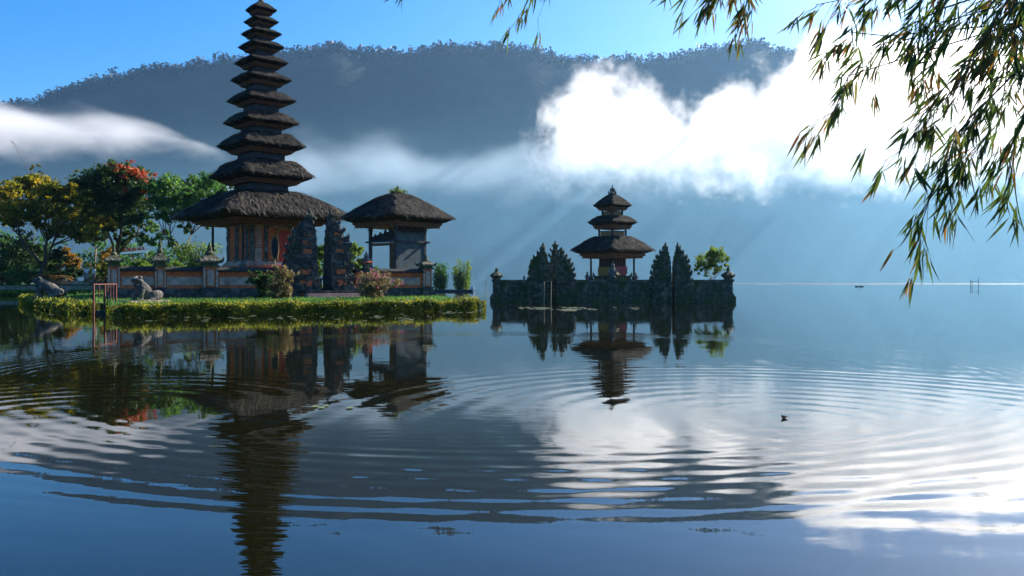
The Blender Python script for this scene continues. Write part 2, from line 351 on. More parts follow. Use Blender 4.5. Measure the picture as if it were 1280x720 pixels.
# forest: ridge line trees and crowns over the slope
m = MB()
def far_tree(p, h):
    m.tube([p - Vector((0, 0, 6)), p + Vector((0, 0, h * .8))], [h * .035, h * .012], 3, False)
    wd = R.uniform(.14, .26)
    for k in range(R.randint(12, 18)):
        f_ = R.random()
        q = p + Vector((R.gauss(0, h * wd), R.gauss(0, h * .15), h * lerp(-.05, 1.0, f_)))
        m.quad(q, h * R.uniform(.28, .48) * (1.15 - .5 * f_))
px = -350.0
while px < 1500:
    d = .5 + .5 * noise.noise(Vector((px / 22, 0, 0)))
    far_tree(mtn(px, R.uniform(.98, 1.0)), R.uniform(13, 32) * (1 + .55 * noise.noise(Vector((px / 15, 5, 0)))))
    px += R.uniform(.7, 2.2) * (1.5 - d)
for k in range(1500):
    px = R.uniform(-300, 1450); far_tree(mtn(px, R.uniform(.9, 1.0)) - Vector((0, 0, 3)), R.uniform(10, 18))
L_far = leaf_mat("far_forest_leaves", [(0, (.01, .018, .012)), (1, (.026, .04, .024))], trans=.05, nscale=.01)
stuff(m.build("forest", L_far), "distant forest along the mountain ridge and over its slopes", "forest")

# ------------------------------------------------------------------ air: haze, low mist, clouds
def vol_mat(name, density, col, g, attr=True):
    m = bpy.data.materials.new(name); m.use_nodes = True; nt = m.node_tree
    nt.nodes.remove(nt.nodes["Principled BSDF"])
    pv = nt.nodes.new("ShaderNodeVolumePrincipled"); pv.inputs['Color'].default_value = (*col, 1); pv.inputs['Density'].default_value = density
    pv.inputs['Anisotropy'].default_value = g
    pv.inputs['Density Attribute'].default_value = "density" if attr else ""
    nt.links.new(pv.outputs[0], nt.nodes["Material Output"].inputs['Volume'])
    return m
hz = MB(); hz.box(0, 3600, -3.0 - 5, 15000, 7800, 1130)
stuff(hz.build("haze", vol_mat("haze_air", 0.000052, (.33, .62, 1.0), .5, False)), "thin blue haze over the lake", "haze")

def volume_cloud(name, label, cat, lo, hi, res, fn, mat):
    ng = bpy.data.node_groups.new(name + "_field", 'GeometryNodeTree')
    ng.interface.new_socket("Geometry", in_out='INPUT', socket_type='NodeSocketGeometry')
    ng.interface.new_socket("Geometry", in_out='OUTPUT', socket_type='NodeSocketGeometry')
    N, L = ng.nodes, ng.links
    N.new("NodeGroupInput"); out = N.new("NodeGroupOutput")
    vc = N.new("GeometryNodeVolumeCube"); vc.inputs['Min'].default_value = lo; vc.inputs['Max'].default_value = hi
    for ax, r_ in zip("XYZ", res): vc.inputs['Resolution ' + ax].default_value = r_
    sm = N.new("GeometryNodeSetMaterial"); sm.inputs['Material'].default_value = mat
    pos = N.new("GeometryNodeInputPosition"); sep = N.new("ShaderNodeSeparateXYZ"); L.new(pos.outputs[0], sep.inputs[0])
    def mth(op, a, b=None, c=None, clamp=False):
        n = N.new("ShaderNodeMath"); n.operation = op; n.use_clamp = clamp
        for i, x in enumerate((a, b, c)):
            if x is None: continue
            if isinstance(x, (int, float)): n.inputs[i].default_value = x
            else: L.new(x, n.inputs[i])
        return n.outputs[0]
    def nz(scale, detail=4, stretch=(1, 1, 1), off=(0, 0, 0), rough=.55):
        mp = N.new("ShaderNodeVectorMath"); mp.operation = 'MULTIPLY_ADD'; mp.inputs[1].default_value = stretch; mp.inputs[2].default_value = [k / scale for k in off]
        L.new(pos.outputs[0], mp.inputs[0])
        n = N.new("ShaderNodeTexNoise"); n.inputs['Scale'].default_value = scale; n.inputs['Detail'].default_value = detail; n.inputs['Roughness'].default_value = rough
        L.new(mp.outputs[0], n.inputs[0]); return mth('SUBTRACT', n.outputs[0], .5)
    def curve(x, pts):
        x0, x1 = pts[0][0], pts[-1][0]; y0 = min(p[1] for p in pts); y1 = max(p[1] for p in pts); y1 = max(y1, y0 + 1e-6)
        t = mth('DIVIDE', mth('SUBTRACT', x, x0), x1 - x0, clamp=True)
        fc = N.new("ShaderNodeFloatCurve"); cu = fc.mapping.curves[0]
        P_ = [((p[0] - x0) / (x1 - x0), (p[1] - y0) / (y1 - y0)) for p in pts]
        cu.points[0].location = P_[0]; cu.points[1].location = P_[-1]
        for q in P_[1:-1]: cu.points.new(*q)
        fc.mapping.update(); L.new(t, fc.inputs['Value'])
        return mth('MULTIPLY_ADD', fc.outputs[0], y1 - y0, y0)
    den = fn(sep.outputs[0], sep.outputs[1], sep.outputs[2], mth, nz, curve)
    L.new(den, vc.inputs['Density']); L.new(vc.outputs[0], sm.inputs[0]); L.new(sm.outputs[0], out.inputs[0])
    v = bpy.data.volumes.new(name); o = bpy.data.objects.new(name, v); scene.collection.objects.link(o)
    v.materials.append(mat)
    md = o.modifiers.new("field", 'NODES'); md.node_group = ng
    stuff(o, label, cat); return o

CY = 1300.0
def zc(py): return CAM_H + (353 - py) / 1000 * CY
def xc(px): return (px - 640) / 1000 * CY
def big_cloud(x, y, z, mth, nz, curve):
    top = curve(x, [(xc(670), zc(165)), (xc(700), zc(118)), (xc(755), zc(104)), (xc(800), zc(118)), (xc(850), zc(146)), (xc(885), zc(138)), (xc(925), zc(100)), (xc(965), zc(122)), (xc(1000), zc(70)), (xc(1050), zc(42)), (xc(1150), zc(42)), (xc(1280), zc(60)), (xc(1450), zc(60)), (xc(1600), zc(90))])
    bot = curve(x, [(xc(670), zc(178)), (xc(740), zc(205)), (xc(900), zc(208)), (xc(1100), zc(212)), (xc(1400), zc(205)), (xc(1800), zc(200))])
    a = mth('DIVIDE', mth('SUBTRACT', top, z), 36)
    b = mth('DIVIDE', mth('SUBTRACT', z, bot), 70)
    c = mth('DIVIDE', mth('SUBTRACT', x, xc(688)), 75)
    dy = mth('DIVIDE', mth('SUBTRACT', 120, mth('ABSOLUTE', mth('SUBTRACT', y, CY + 60))), 60)
    e = mth('DIVIDE', mth('SUBTRACT', xc(1600), x), 120)
    s = mth('MINIMUM', mth('MINIMUM', a, b), mth('MINIMUM', mth('MINIMUM', c, dy), e))
    n = mth('ADD', mth('MULTIPLY', nz(.011, 6, off=(3, 0, 0), rough=.6), 4.2), mth('ADD', mth('MULTIPLY', nz(.04, 4, rough=.65), 2.8), mth('MULTIPLY', nz(.11, 2), 1.3)))
    s = mth('ADD', mth('MINIMUM', s, 1.1), n)
    body = mth('MULTIPLY_ADD', nz(.02, 3, off=(5, 1, 2)), 2.4, .75, clamp=True)
    return mth('MULTIPLY', mth('MULTIPLY', s, 1.05, clamp=True), mth('MAXIMUM', body, .12))
def left_cloud(x, y, z, mth, nz, curve):
    top = curve(x, [(xc(-700), zc(150)), (xc(-100), zc(118)), (xc(0), zc(128)), (xc(60), zc(140)), (xc(100), zc(138)), (xc(160), zc(146)), (xc(200), zc(156)), (xc(235), zc(172))])
    bot = curve(x, [(xc(-700), zc(195)), (xc(-100), zc(182)), (xc(100), zc(178)), (xc(200), zc(172)), (xc(235), zc(172))])
    a = mth('DIVIDE', mth('SUBTRACT', top, z), 13)
    b = mth('DIVIDE', mth('SUBTRACT', z, bot), 42)
    dy = mth('DIVIDE', mth('SUBTRACT', 130, mth('ABSOLUTE', mth('SUBTRACT', y, CY + 70))), 60)
    c = mth('DIVIDE', mth('SUBTRACT', xc(228), x), 45)
    s = mth('MINIMUM', mth('MINIMUM', mth('MINIMUM', a, b), dy), c)
    s = mth('ADD', mth('MINIMUM', s, 1.0), mth('MULTIPLY', nz(.017, 5, stretch=(.7, 1, 1.3), rough=.6), 2.6))
    return mth('MULTIPLY', s, .8, clamp=True)
def fog_band(x, y, z, mth, nz, curve):
    top = curve(x, [(xc(-900), zc(262)), (xc(150), zc(250)), (xc(250), zc(205)), (xc(330), zc(180)), (xc(400), zc(172)), (xc(480), zc(170)), (xc(520), zc(186)), (xc(570), zc(184)), (xc(640), zc(172)), (xc(700), zc(170)), (xc(1800), zc(190))])
    a = mth('DIVIDE', mth('SUBTRACT', top, z), 40)
    b = mth('DIVIDE', mth('SUBTRACT', z, zc(236)), 35)
    dy = mth('DIVIDE', mth('SUBTRACT', 110, mth('ABSOLUTE', mth('SUBTRACT', y, CY + 90))), 60)
    s = mth('MINIMUM', mth('MINIMUM', a, b), dy)
    s = mth('ADD', mth('MINIMUM', s, .8), mth('MULTIPLY', nz(.012, 5, stretch=(.8, 1, 1.3), off=(9, 2, 5)), 4.2))
    return mth('MULTIPLY', s, 1.0, clamp=True)
def low_mist(x, y, z, mth, nz, curve):
    a = mth('DIVIDE', mth('SUBTRACT', zc(205), z), 60, clamp=True)
    dy = mth('DIVIDE', mth('SUBTRACT', y, 500), 500, clamp=True)
    rt = curve(x, [(-2600, .3), (xc(0), .4), (xc(300), .62), (xc(640), .85), (xc(1000), 1.25), (xc(1280), 1.45), (2600, 1.4)])
    return mth('MULTIPLY', mth('MULTIPLY', a, dy), mth('MULTIPLY', rt, mth('MULTIPLY_ADD', nz(.004, 2), .8, 1.0)))
CLOUDS = True
if CLOUDS:
    volume_cloud("cloud", "large sunlit white cloud lying against the mountain on the right", "cloud", (xc(650), CY - 75, zc(248)), (xc(1600), CY + 195, zc(18)), (440, 50, 120), big_cloud, vol_mat("cloud_air", .019, (1, 1, 1), .64))
    volume_cloud("cloud", "flat pinkish white cloud streak low behind the trees on the left", "cloud", (xc(-700), CY - 80, zc(225)), (xc(265), CY + 230, zc(100)), (260, 50, 50), left_cloud, vol_mat("streak_air", .012, (.99, .97, .96), .45))
    volume_cloud("fog_bank", "thin bluish fog band across the middle of the mountain", "fog", (xc(-900), CY - 40, zc(248)), (xc(1800), CY + 220, zc(145)), (260, 30, 36), fog_band, vol_mat("fog_air", .0028, (.74, .88, 1.0), .3))
    volume_cloud("mist", "pale blue mist over the far water below the clouds", "mist", (-2600, 500, 0.5), (2600, CY + 180, zc(195)), (60, 30, 24), low_mist, vol_mat("mist_air", .00046, (.36, .74, 1.0), .3))
# ------------------------------------------------------------------ building helpers
def square_ring(n):
    """n points round a square of half-width 1 with softly rounded corners"""
    pts = []
    for k in range(n):
        t = 4 * (k + .5) / n; sd = int(t); f = (t - sd) * 2 - 1
        x, y = [(f, -1), (1, f), (-f, 1), (-1, -f)][sd]
        q = (abs(x) ** 13 + abs(y) ** 13) ** (1 / 13.0)
        pts.append((x / q, y / q))
    return pts
def thatch(r_out, r_in, ztip, ztop, zlow, r_low, seed, closed=False, n=96, bulge=1.45, tufts=700, amp=1.0):
    """one shaggy hipped thatch roof; returns MB of the thick skin and MB of loose straw"""
    rg = random.Random(seed); m = MB(); ring = square_ring(n)
    prof = []
    if not closed: prof.append((r_in * .8, ztop - (ztop - ztip) * .45)); prof.append((r_in * .93, ztop - (ztop - ztip) * .06))
    else: prof.append((r_in * .15, ztop + .02))
    K = 11
    for i in range(K + 1):
        t = i / K
        prof.append((r_in + (r_out - r_in) * t, ztop - (ztop - ztip) * t ** bulge))
    th = ztip - zlow
    prof += [(r_out * .985, ztip - th * .28), (lerp(r_out, r_low, .5), ztip - th * .7), (r_low, zlow + th * .02), (r_low * .6, zlow + th * .12)]
    sz = r_out * .013 * amp
    for j, (r, z) in enumerate(prof):
        for k, (x, y) in enumerate(ring):
            nn = noise.noise(Vector((x * r * 1.1 + seed * 7.3, y * r * 1.1, z * 1.1))) * sz * 1.6 + rg.uniform(-1, 1) * sz * .55
            corner = max(0, min(abs(x), abs(y)) - .75) / .25
            up = corner * (r / r_out) ** 4 * r_out * .035
            m.v.append((x * (r + nn), y * (r + nn), z + nn * .9 + up))
    for j in range(len(prof) - 1):
        for k in range(n): m.f.append((j * n + k, (j + 1) * n + k, (j + 1) * n + (k + 1) % n, j * n + (k + 1) % n))
    if closed: m.f.append(tuple(range(n)))
    s = MB(); first = 2 if not closed else 1
    tufts = int(tufts * 2.3)
    for i in range(tufts):
        t = rg.random() ** .75; sd = rg.randrange(4); f = rg.uniform(-1, 1)
        edge = i < tufts * .28
        if edge: t = rg.uniform(.93, 1.0)
        r = r_in + (r_out - r_in) * t; z = ztop - (ztop - ztip) * t ** bulge
        x, y = [(f, -1), (1, f), (-f, 1), (-1, -f)][sd]
        q = (abs(x) ** 13 + abs(y) ** 13) ** (1 / 13.0); x /= q; y /= q
        ox, oy = [(0, -1), (1, 0), (0, 1), (-1, 0)][sd]
        slope = (ztop - ztip) * bulge * max(t, .02) ** (bulge - 1) / (r_out - r_in)
        d = Vector((ox + rg.gauss(0, .22), oy + rg.gauss(0, .22), -slope * (1.15 if edge else .9) + rg.gauss(0, .1) - (.7 if edge else 0)))
        L = r_out * rg.uniform(.08, .19) * (.6 if edge else 1)
        corner = max(0, min(abs(x), abs(y)) - .75) / .25
        p = Vector((x * r * 1.01, y * r * 1.01, z + sz * rg.uniform(.4, 1.3) + corner * (r / r_out) ** 4 * r_out * .035))
        s.leaf(p, d, L, L * rg.uniform(.045, .09), nrm=(ox * .6 + rg.gauss(0, .3), oy * .6 + rg.gauss(0, .3), 1), bend=.1)
    return m, s
def add_roof(parent, *a, mat=None, **k):
    m, s = thatch(*a, **k)
    o = m.build("thatch_roof", mat or M_thatch, parent, smooth=False)
    stuff(s.build("loose_straw", M_straw, o))
    return o
def eave_frame(mb, r0, z0, z1, steps=3, shrink=.9):
    for i in range(steps):
        za = lerp(z1, z0, i / steps); zb = lerp(z1, z0, (i + 1) / steps)
        r = r0 * lerp(1, shrink, i / max(1, steps - 1))
        mb.box(0, 0, zb, 2 * r, 2 * r, (za - zb) - .012)
    # row of rafter ends below the boards
    k = max(5, int(r0 * 4))
    for i in range(k):
        f = (i + .5) / k * 2 - 1
        for sx, sy in ((f, -1), (f, 1), (-1, f), (1, f)):
            mb.box(sx * r0 * .95, sy * r0 * .95, z1 - (z1 - z0) * .62, .05, .05, (z1 - z0) * .2)
def flame(mb, p, size, out, lean=.5, n=5):
    """a curled stone corner ornament"""
    p = Vector(p); o = Vector(out)
    mb.tube([p, p + o * size * .35 + Vector((0, 0, size * .3)), p + o * size * (.35 + lean * .5) + Vector((0, 0, size * .7)), p + o * size * (.2 + lean * .5) + Vector((0, 0, size * 1.1))],
            [size * .34, size * .28, size * .16, size * .02], n)
def rubble(mb, c, r, n, s):
    for i in range(n):
        p = Vector(c) + Vector((R.uniform(-r[0], r[0]), R.uniform(-r[1], r[1]), R.uniform(-r[2], r[2])))
        mb.box(p.x, p.y, p.z, s * R.uniform(.6, 1.4), s * R.uniform(.6, 1.4), s * R.uniform(.6, 1.4), R.uniform(0, 3), R.uniform(.4, .9), R.uniform(.4, .9), s * .1)

# ------------------------------------------------------------------ eleven-tier tower
TH = rad(43); TX, TY = (326.5 - 640) / 1000 * 65, 65.0; S = .065
def tz(py): return CAM_H + (353 - py) * S
tower = thing("pagoda", "tall tower shrine with eleven tapering black thatched roofs and orange hall below", "pagoda", (TX, TY, 0), TH)
def hw(px): return px * S / 2 / 1.4 / .945
# tiers: (width px, tip y, top y, fascia bottom y, body width px above)
TIERS = [(221, 272, 240, 283, 62), (131, 222, 202, 232, 54), (110, 184, 168, 193.5, 46), (94, 155, 142, 161.5, 40), (85, 127.5, 116, 134, 35), (75, 101, 92, 109, 30),
         (66.5, 79.5, 71.5, 87, 26), (58, 59.5, 52.5, 66, 22), (51, 43, 37, 49, 18), (44, 27.8, 21.5, 33.5, 15), (39.5, 13, 3.5, 19.5, 0)]
for i, (wpx, tip, top, low, bw) in enumerate(TIERS):
    ro = hw(wpx); last = i == len(TIERS) - 1
    ri = hw(bw) * 1.3 if not last else .18
    zt, zT, zl = tz(tip), tz(top), tz(low)
    zf = lerp(zt, zl, .52)
    add_roof(tower, ro, ri, zt, zT, zf, ro * .80, 100 + i, closed=last, bulge=1.6 if i else 1.35, tufts=2600 if i == 0 else int(420 + 380 * ro / 3), n=128 if i == 0 else 72, amp=.8 if i == 0 else 1.5)
    f = MB(); eave_frame(f, ro * .745, zl, zf + .03, 3, .88); f.build("eave_frame", M_wood, tower)
    if not last:
        b = MB(); hb = hw(bw) * .98; znext = tz(TIERS[i + 1][3])
        zb0 = lerp(zt, zT, .3)
        b.box(0, 0, zb0, 2 * hb, 2 * hb, znext - zb0 + .05)
        for sx in (-1, 1):
            for sy in (-1, 1): b.box(sx * hb, sy * hb, zT - .15, .12 + .03 * hb, .12 + .03 * hb, znext - zT + .18)
        b.box(0, 0, zT + (znext - zT) * .12, 2 * hb + .1, 2 * hb + .1, .07); b.box(0, 0, znext - .1, 2 * hb + .14, 2 * hb + .14, .09)
        b.build("tier_body", M_tier, tower)
f = MB(); zt = tz(3.5); f.lathe([(.18, zt - .1), (.24, zt + .1), (.17, zt + .22), (.26, zt + .34), (.2, zt + .55), (.1, zt + .7), (.14, zt + .8), (.02, zt + 1.15)], n=10)
f.build("finial", M_carved, tower)
# hall under the lowest roof
pl = MB(); pl.box(0, 0, .4, 6.9, 6.9, 1.5); pl.box(0, 0, 1.9, 6.4, 6.4, .35); pl.box(0, 0, 2.25, 6.7, 6.7, .18); pl.build("plinth", M_stone, tower)
HB = 1.98
bs = MB(); bs.box(0, 0, 2.43, 5.2, 5.2, .2); bs.box(0, 0, 2.63, 4.75, 4.75, .18); bs.box(0, 0, 2.81, 4.9, 4.9, .1); bs.build("base_moulding", M_brick, tower)
bs = MB(); bs.box(0, 0, 2.91, 4.5, 4.5, .16); bs.box(0, 0, 3.07, 4.3, 4.3, .22, tx=.96, ty=.96); bs.build("stone_course", M_plaster, tower)
wl = MB(); wl.box(0, 0, 3.25, 2 * HB, 2 * HB, 3.1); wl.build("wall", M_brick, tower)
def carved_strip(mb, x, half, z0, z1, face):
    """scroll-carved pilaster standing proud of one wall face"""
    n = int((z1 - z0) / .26)
    for i in range(n):
        z = lerp(z0, z1, (i + .5) / n); wv = half * (1 + .25 * math.sin(i * 2.1)) * (1.5 if i in (0, n - 1) else 1)
        for q in range(3):
            dx = R.uniform(-.6, .6) * wv; s_ = R.uniform(.55, 1.0)
            px_, py_ = (x + dx, -HB - .05) if face == 0 else (-HB - .05, x + dx)
            r3 = (wv * .55 * s_, .1, .16 * s_) if face == 0 else (.1, wv * .55 * s_, .16 * s_)
            mb.ell((px_, py_, z + R.uniform(-.05, .05)), r3, nu=7, nv=5)
    bx = (x, -HB - .03) if face == 0 else (-HB - .03, x)
    mb.box(bx[0], bx[1], z0, half * 1.7 if face == 0 else .06, .06 if face == 0 else half * 1.7, z1 - z0)
for x, hf, face in ((-.55, .2, 0), (1.72, .24, 0), (-1.72, .22, 0), (0.1, .34, 1), (1.72, .22, 1), (-1.72, .22, 1)):
    c = MB(); carved_strip(c, x, hf, 3.2, 6.1, face); c.build("carved_pilaster", M_carved, tower)
c = MB(); c.box(-1.22, -HB - .06, 3.3, .55, .1, 1.0); 
for i in range(8): c.box(-1.22, -HB - .09, 4.38 + i * .2, .5, .12, .12)
c.build("louvred_panel", M_plaster, tower)
c = MB(); c.box(0, 0, 5.95, 2 * HB + .18, 2 * HB + .18, .12); c.box(0, 0, 6.1, 2 * HB + .34, 2 * HB + .34, .14); c.build("cornice", M_plaster, tower)
d = MB(); d.box(.95, -HB - .05, 3.28, 1.0, .12, 2.4); dd = d.build("door", M_red, tower)
g = MB()
for sx in (-1, 1): g.box(.95 + sx * .55, -HB - .1, 3.28, .12, .16, 2.5)
g.box(.95, -HB - .1, 5.8, 1.4, .16, .14); g.build("door_frame", M_gold, dd)
for sx in (-1, 1):
    for sy in (-1, 1):
        p = MB(); h = 2.82
        p.lathe([(.1, 3.15), (.095, 6.25)], sx * h, sy * h, 8); po = p.build("post", M_wood_dark, tower)
        q = MB(); q.lathe([(.36, 2.43), (.36, 2.6), (.26, 2.7), (.3, 2.95), (.2, 3.05), (.14, 3.3)], sx * h, sy * h, 8); q.build("post_base", M_carved, po)
bm = MB()
for s_ in (-1, 1): bm.box(0, s_ * 2.82, 6.12, 5.9, .16, .17); bm.box(s_ * 2.82, 0, 6.13, .16, 5.5, .15)
bm.build("beam", M_wood, tower)
# framed oval board on a short stake in front of the hall
ob = thing("oval_board", "narrow upright oval board with a gilt rim on a pale stake", "sign board", G(343.5, 58.5, 2.0), rad(20))
o_ = MB(); o_.ell((0, 0, 2.15), (.24, .035, .82), nu=16, nv=10); o_.build("panel", M_wood_dark, ob)
o_ = MB(); pts = [(.27 * math.cos(t), 0, 2.15 + .86 * math.sin(t)) for t in [2 * math.pi * i / 28 for i in range(29)]]
o_.tube(pts, .045, 5, False); o_.build("rim", M_gold, ob)
o_ = MB(); o_.tube([(0, .02, 0), (0, .02, 1.3)], .045, 6); o_.build("stake", M_bamboo_pole, ob)

# ------------------------------------------------------------------ pavilion by the water
PV = rad(50); PX, PY = G(497, 60, 0).x, 60.0
def pz(py): return CAM_H + (353 - py) * .06
pav = thing("pavilion", "open bell pavilion with one black hipped thatch roof and grey boarded side", "pavilion", (PX, PY, 0), PV)
m_ = 140 * .06 / 2 / 1.41 / .945
add_roof(pav, m_, .45, pz(273), pz(242), pz(279.5), m_ * .80, 300, closed=True, bulge=1.28, tufts=1900, n=120, amp=.75)
f = MB(); eave_frame(f, m_ * .75, pz(285), pz(279), 2, .95)
for i in range(14):
    for sx, sy in (((i + .5) / 7 - 1, -1), (-1, (i + .5) / 7 - 1)): f.box(sx * m_ * .73, sy * m_ * .73, pz(286.5), .07, .07, .1)
f.build("eave_frame", M_wood, pav)
b = MB(); b.box(0, 0, .4, 3.4, 3.4, 1.7); b.box(0, 0, 2.1, 3.2, 3.2, .2); b.box(0, 0, 2.3, 3.5, 3.5, .14); b.box(0, 0, 2.44, 3.2, 3.2, .12); b.build("plinth", M_stone, pav)
hp = 1.42; z0, z1 = 2.56, pz(284)
for sx in (-1, 1):
    for sy in (-1, 1):
        p = MB(); p.box(sx * hp, sy * hp, z0, .2, .2, z1 - z0); p.box(sx * hp, sy * hp, z0, .3, .3, .22); p.box(sx * hp, sy * hp, pz(289), .3, .3, .12); p.build("post", M_tier, pav)
bd = MB(); bd.box(0, -hp, z0, 2 * hp - .22, .1, z1 - z0); bd.build("boarded_wall", M_teal, pav)
lg = MB(); zl = pz(303)
lg.box(0, -hp - .08, zl - .06, 2 * hp + .8, .16, .13); lg.box(-hp - .08, 0, zl - .065, .16, 2 * hp + .8, .135); lg.box(hp + .08, 0, zl - .06, .16, 2 * hp + .7, .13); lg.build("ledge", M_tier, pav)
dw = MB(); dw.box(-hp, -hp + .42, z0, .09, .5, zl - z0 - .08); dw.box(-hp, 0, zl - .3, .07, 2 * hp - .3, .2); dw.build("side_board", M_wood, pav)
cv = MB()
for i in range(9):
    f_ = (i + .5) / 9; y = lerp(hp - .15, -hp + .2, f_); h = (.25 + .55 * f_) * (1.15 if i % 2 else .8)
    cv.box(-hp, y, zl + .07, .07, 2 * hp / 9 * .96, h); cv.box(-hp, y, zl + .07 + h, .06, 2 * hp / 9 * .5, .12)
cv.build("carved_screen", M_wood_dark, pav)
cv = MB()
for i in range(7): cv.box(lerp(-1.1, 1.1, i / 6), -hp - .06, pz(291 + (i % 2) * 1.5), .3, .06, .4)
cv.build("pelmet", M_wood_dark, pav)
fn = MB()
fn.lathe([(.5, pz(242) - .2), (.42, pz(242) + .05), (.2, pz(242) + .15), (.12, pz(242) + .4), (.02, pz(242) + .62)], n=8)
for k in range(6):
    a = k * math.pi / 3; flame(fn, (.36 * math.cos(a), .36 * math.sin(a), pz(242) - .02), .3, (math.cos(a), math.sin(a), 0), .6)
fo = fn.build("finial", M_stone_moss, pav)
ms = MB()
for k in range(260): ms.leaf((R.gauss(0, .34), R.gauss(0, .34), pz(242) + R.uniform(-.05, .4) * R.random()), (R.gauss(0, .6), R.gauss(0, .6), 1), R.uniform(.1, .25), .06)
stuff(ms.build("ferns", L_bright, fo))

# ------------------------------------------------------------------ compound wall, piers, split gate
WA = rad(31); UX, UY = math.cos(WA), math.sin(WA)
def wp(t, v=0.0): return (-23.4 + UX * t - UY * v, 47 + UY * t + UX * v)
def wall_run(t0, t1, label, oval=False):
    x, y = wp((t0 + t1) / 2); L = t1 - t0
    w_ = thing("temple_wall", label, "wall", (x, y, 0), WA)
    b = MB(); b.box(0, 0, .35, L, .56, .72); b.box(0, 0, 1.07, L, .48, .16); b.build("base", M_stone, w_)
    b = MB(); b.box(0, 0, 1.23, L, .42, .12); b.box(0, 0, 1.35, L, .32, .72); b.box(0, 0, 2.07, L, .42, .12); b.box(0, 0, 2.19, L, .5, .07); b.build("brick_band", M_brick, w_)
    b = MB(); b.box(0, -.17, 1.43, L * .9, .06, .5); b.build("panel", M_plaster, w_)
    if oval:
        b = MB(); b.ell((L * .28, -.21, 1.68), (.95, .05, .24), nu=18, nv=8); b.build("oval_panel", M_plaster, w_)
    c = MB(); c.box(0, 0, 2.26, L, .86, .1); c.box(0, 0, 2.36, L, .8, .2, ty=.25)
    for i in range(int(L * 6)): c.box(-L / 2 + (i + .5) / 6, -.4, 2.27 + R.uniform(-.02, .02), .1, .08, .11)
    c.build("coping", M_cap, w_)
    return w_
wall_run(.3, 2.25, "low orange and grey temple wall nearest the rusty rail, behind a crouching stone frog")
wall_run(2.75, 5.0, "low orange and grey temple wall in front of the yellow palm-like bamboo")
wall_run(5.7, 9.7, "low orange and grey temple wall half hidden by the olive and tan bushes")
wall_run(14.75, 19.8, "low temple wall with oval stone panel below the bell pavilion", True)
def pier(t, label, big=1.0, top=3.15, v=0.0):
    x, y = wp(t, v)
    p = thing("wall_pier", label, "pier", (x, y, 0), WA)
    w0 = .55 * big
    b = MB(); b.box(0, 0, .3, w0 * 1.5, w0 * 1.5, .8); b.box(0, 0, 1.1, w0 * 1.25, w0 * 1.25, .2); b.build("base", M_stone, p)
    b = MB(); b.box(0, 0, 1.3, w0, w0, 1.25); b.build("shaft", M_brick, p)
    b = MB()
    for sx, sy in ((0, -1), (-1, 0), (1, 0)):
        b.box(sx * w0 * .52, sy * w0 * .52, 1.42, w0 * .5 if sx == 0 else .06, w0 * .5 if sy == 0 else .06, .95)
    for sx in (-1, 1): b.box(sx * w0 * .47, -w0 * .47, 1.3, w0 * .16, w0 * .16, 1.2)
    b.build("pale_facing", M_plaster, p)
    k = (top - 2.5) / .8
    c = MB(); c.box(0, 0, 2.55, w0 * 1.35, w0 * 1.35, .12); c.box(0, 0, 2.67, w0 * 1.1, w0 * 1.1, .1 * k); c.box(0, 0, 2.67 + .1 * k, w0 * 1.7, w0 * 1.7, .13)
    zz = 2.8 + .1 * k
    c.box(0, 0, zz, w0 * 1.7, w0 * 1.7, .28 * k, tx=.35, ty=.35)
    c.lathe([(w0 * .28, zz + .26 * k), (w0 * .34, zz + .36 * k), (w0 * .16, zz + .48 * k), (w0 * .2, zz + .55 * k), (.02, zz + .85 * k)], n=8)
    for sx in (-1, 1):
        for sy in (-1, 1): flame(c, (sx * w0 * .75, sy * w0 * .75, zz - .03), .2 * big, (sx * .7, sy * .7, 0), .5)
    c.build("cap", M_stone_moss, p)
    return p
pier(0, "stone and brick wall pier beside the rusty rail at the wall end", 1.0, 3.35)
pier(2.5, "wall pier with pagoda cap just behind the upright stone frog", 1.0, 3.7)
pier(5.35, "thick wall pier with pale carved sides and a broad urn cap", 1.45, 3.6)
pier(20.1, "carved pier at the water side corner of the pavilion wall", 1.15, 3.2)

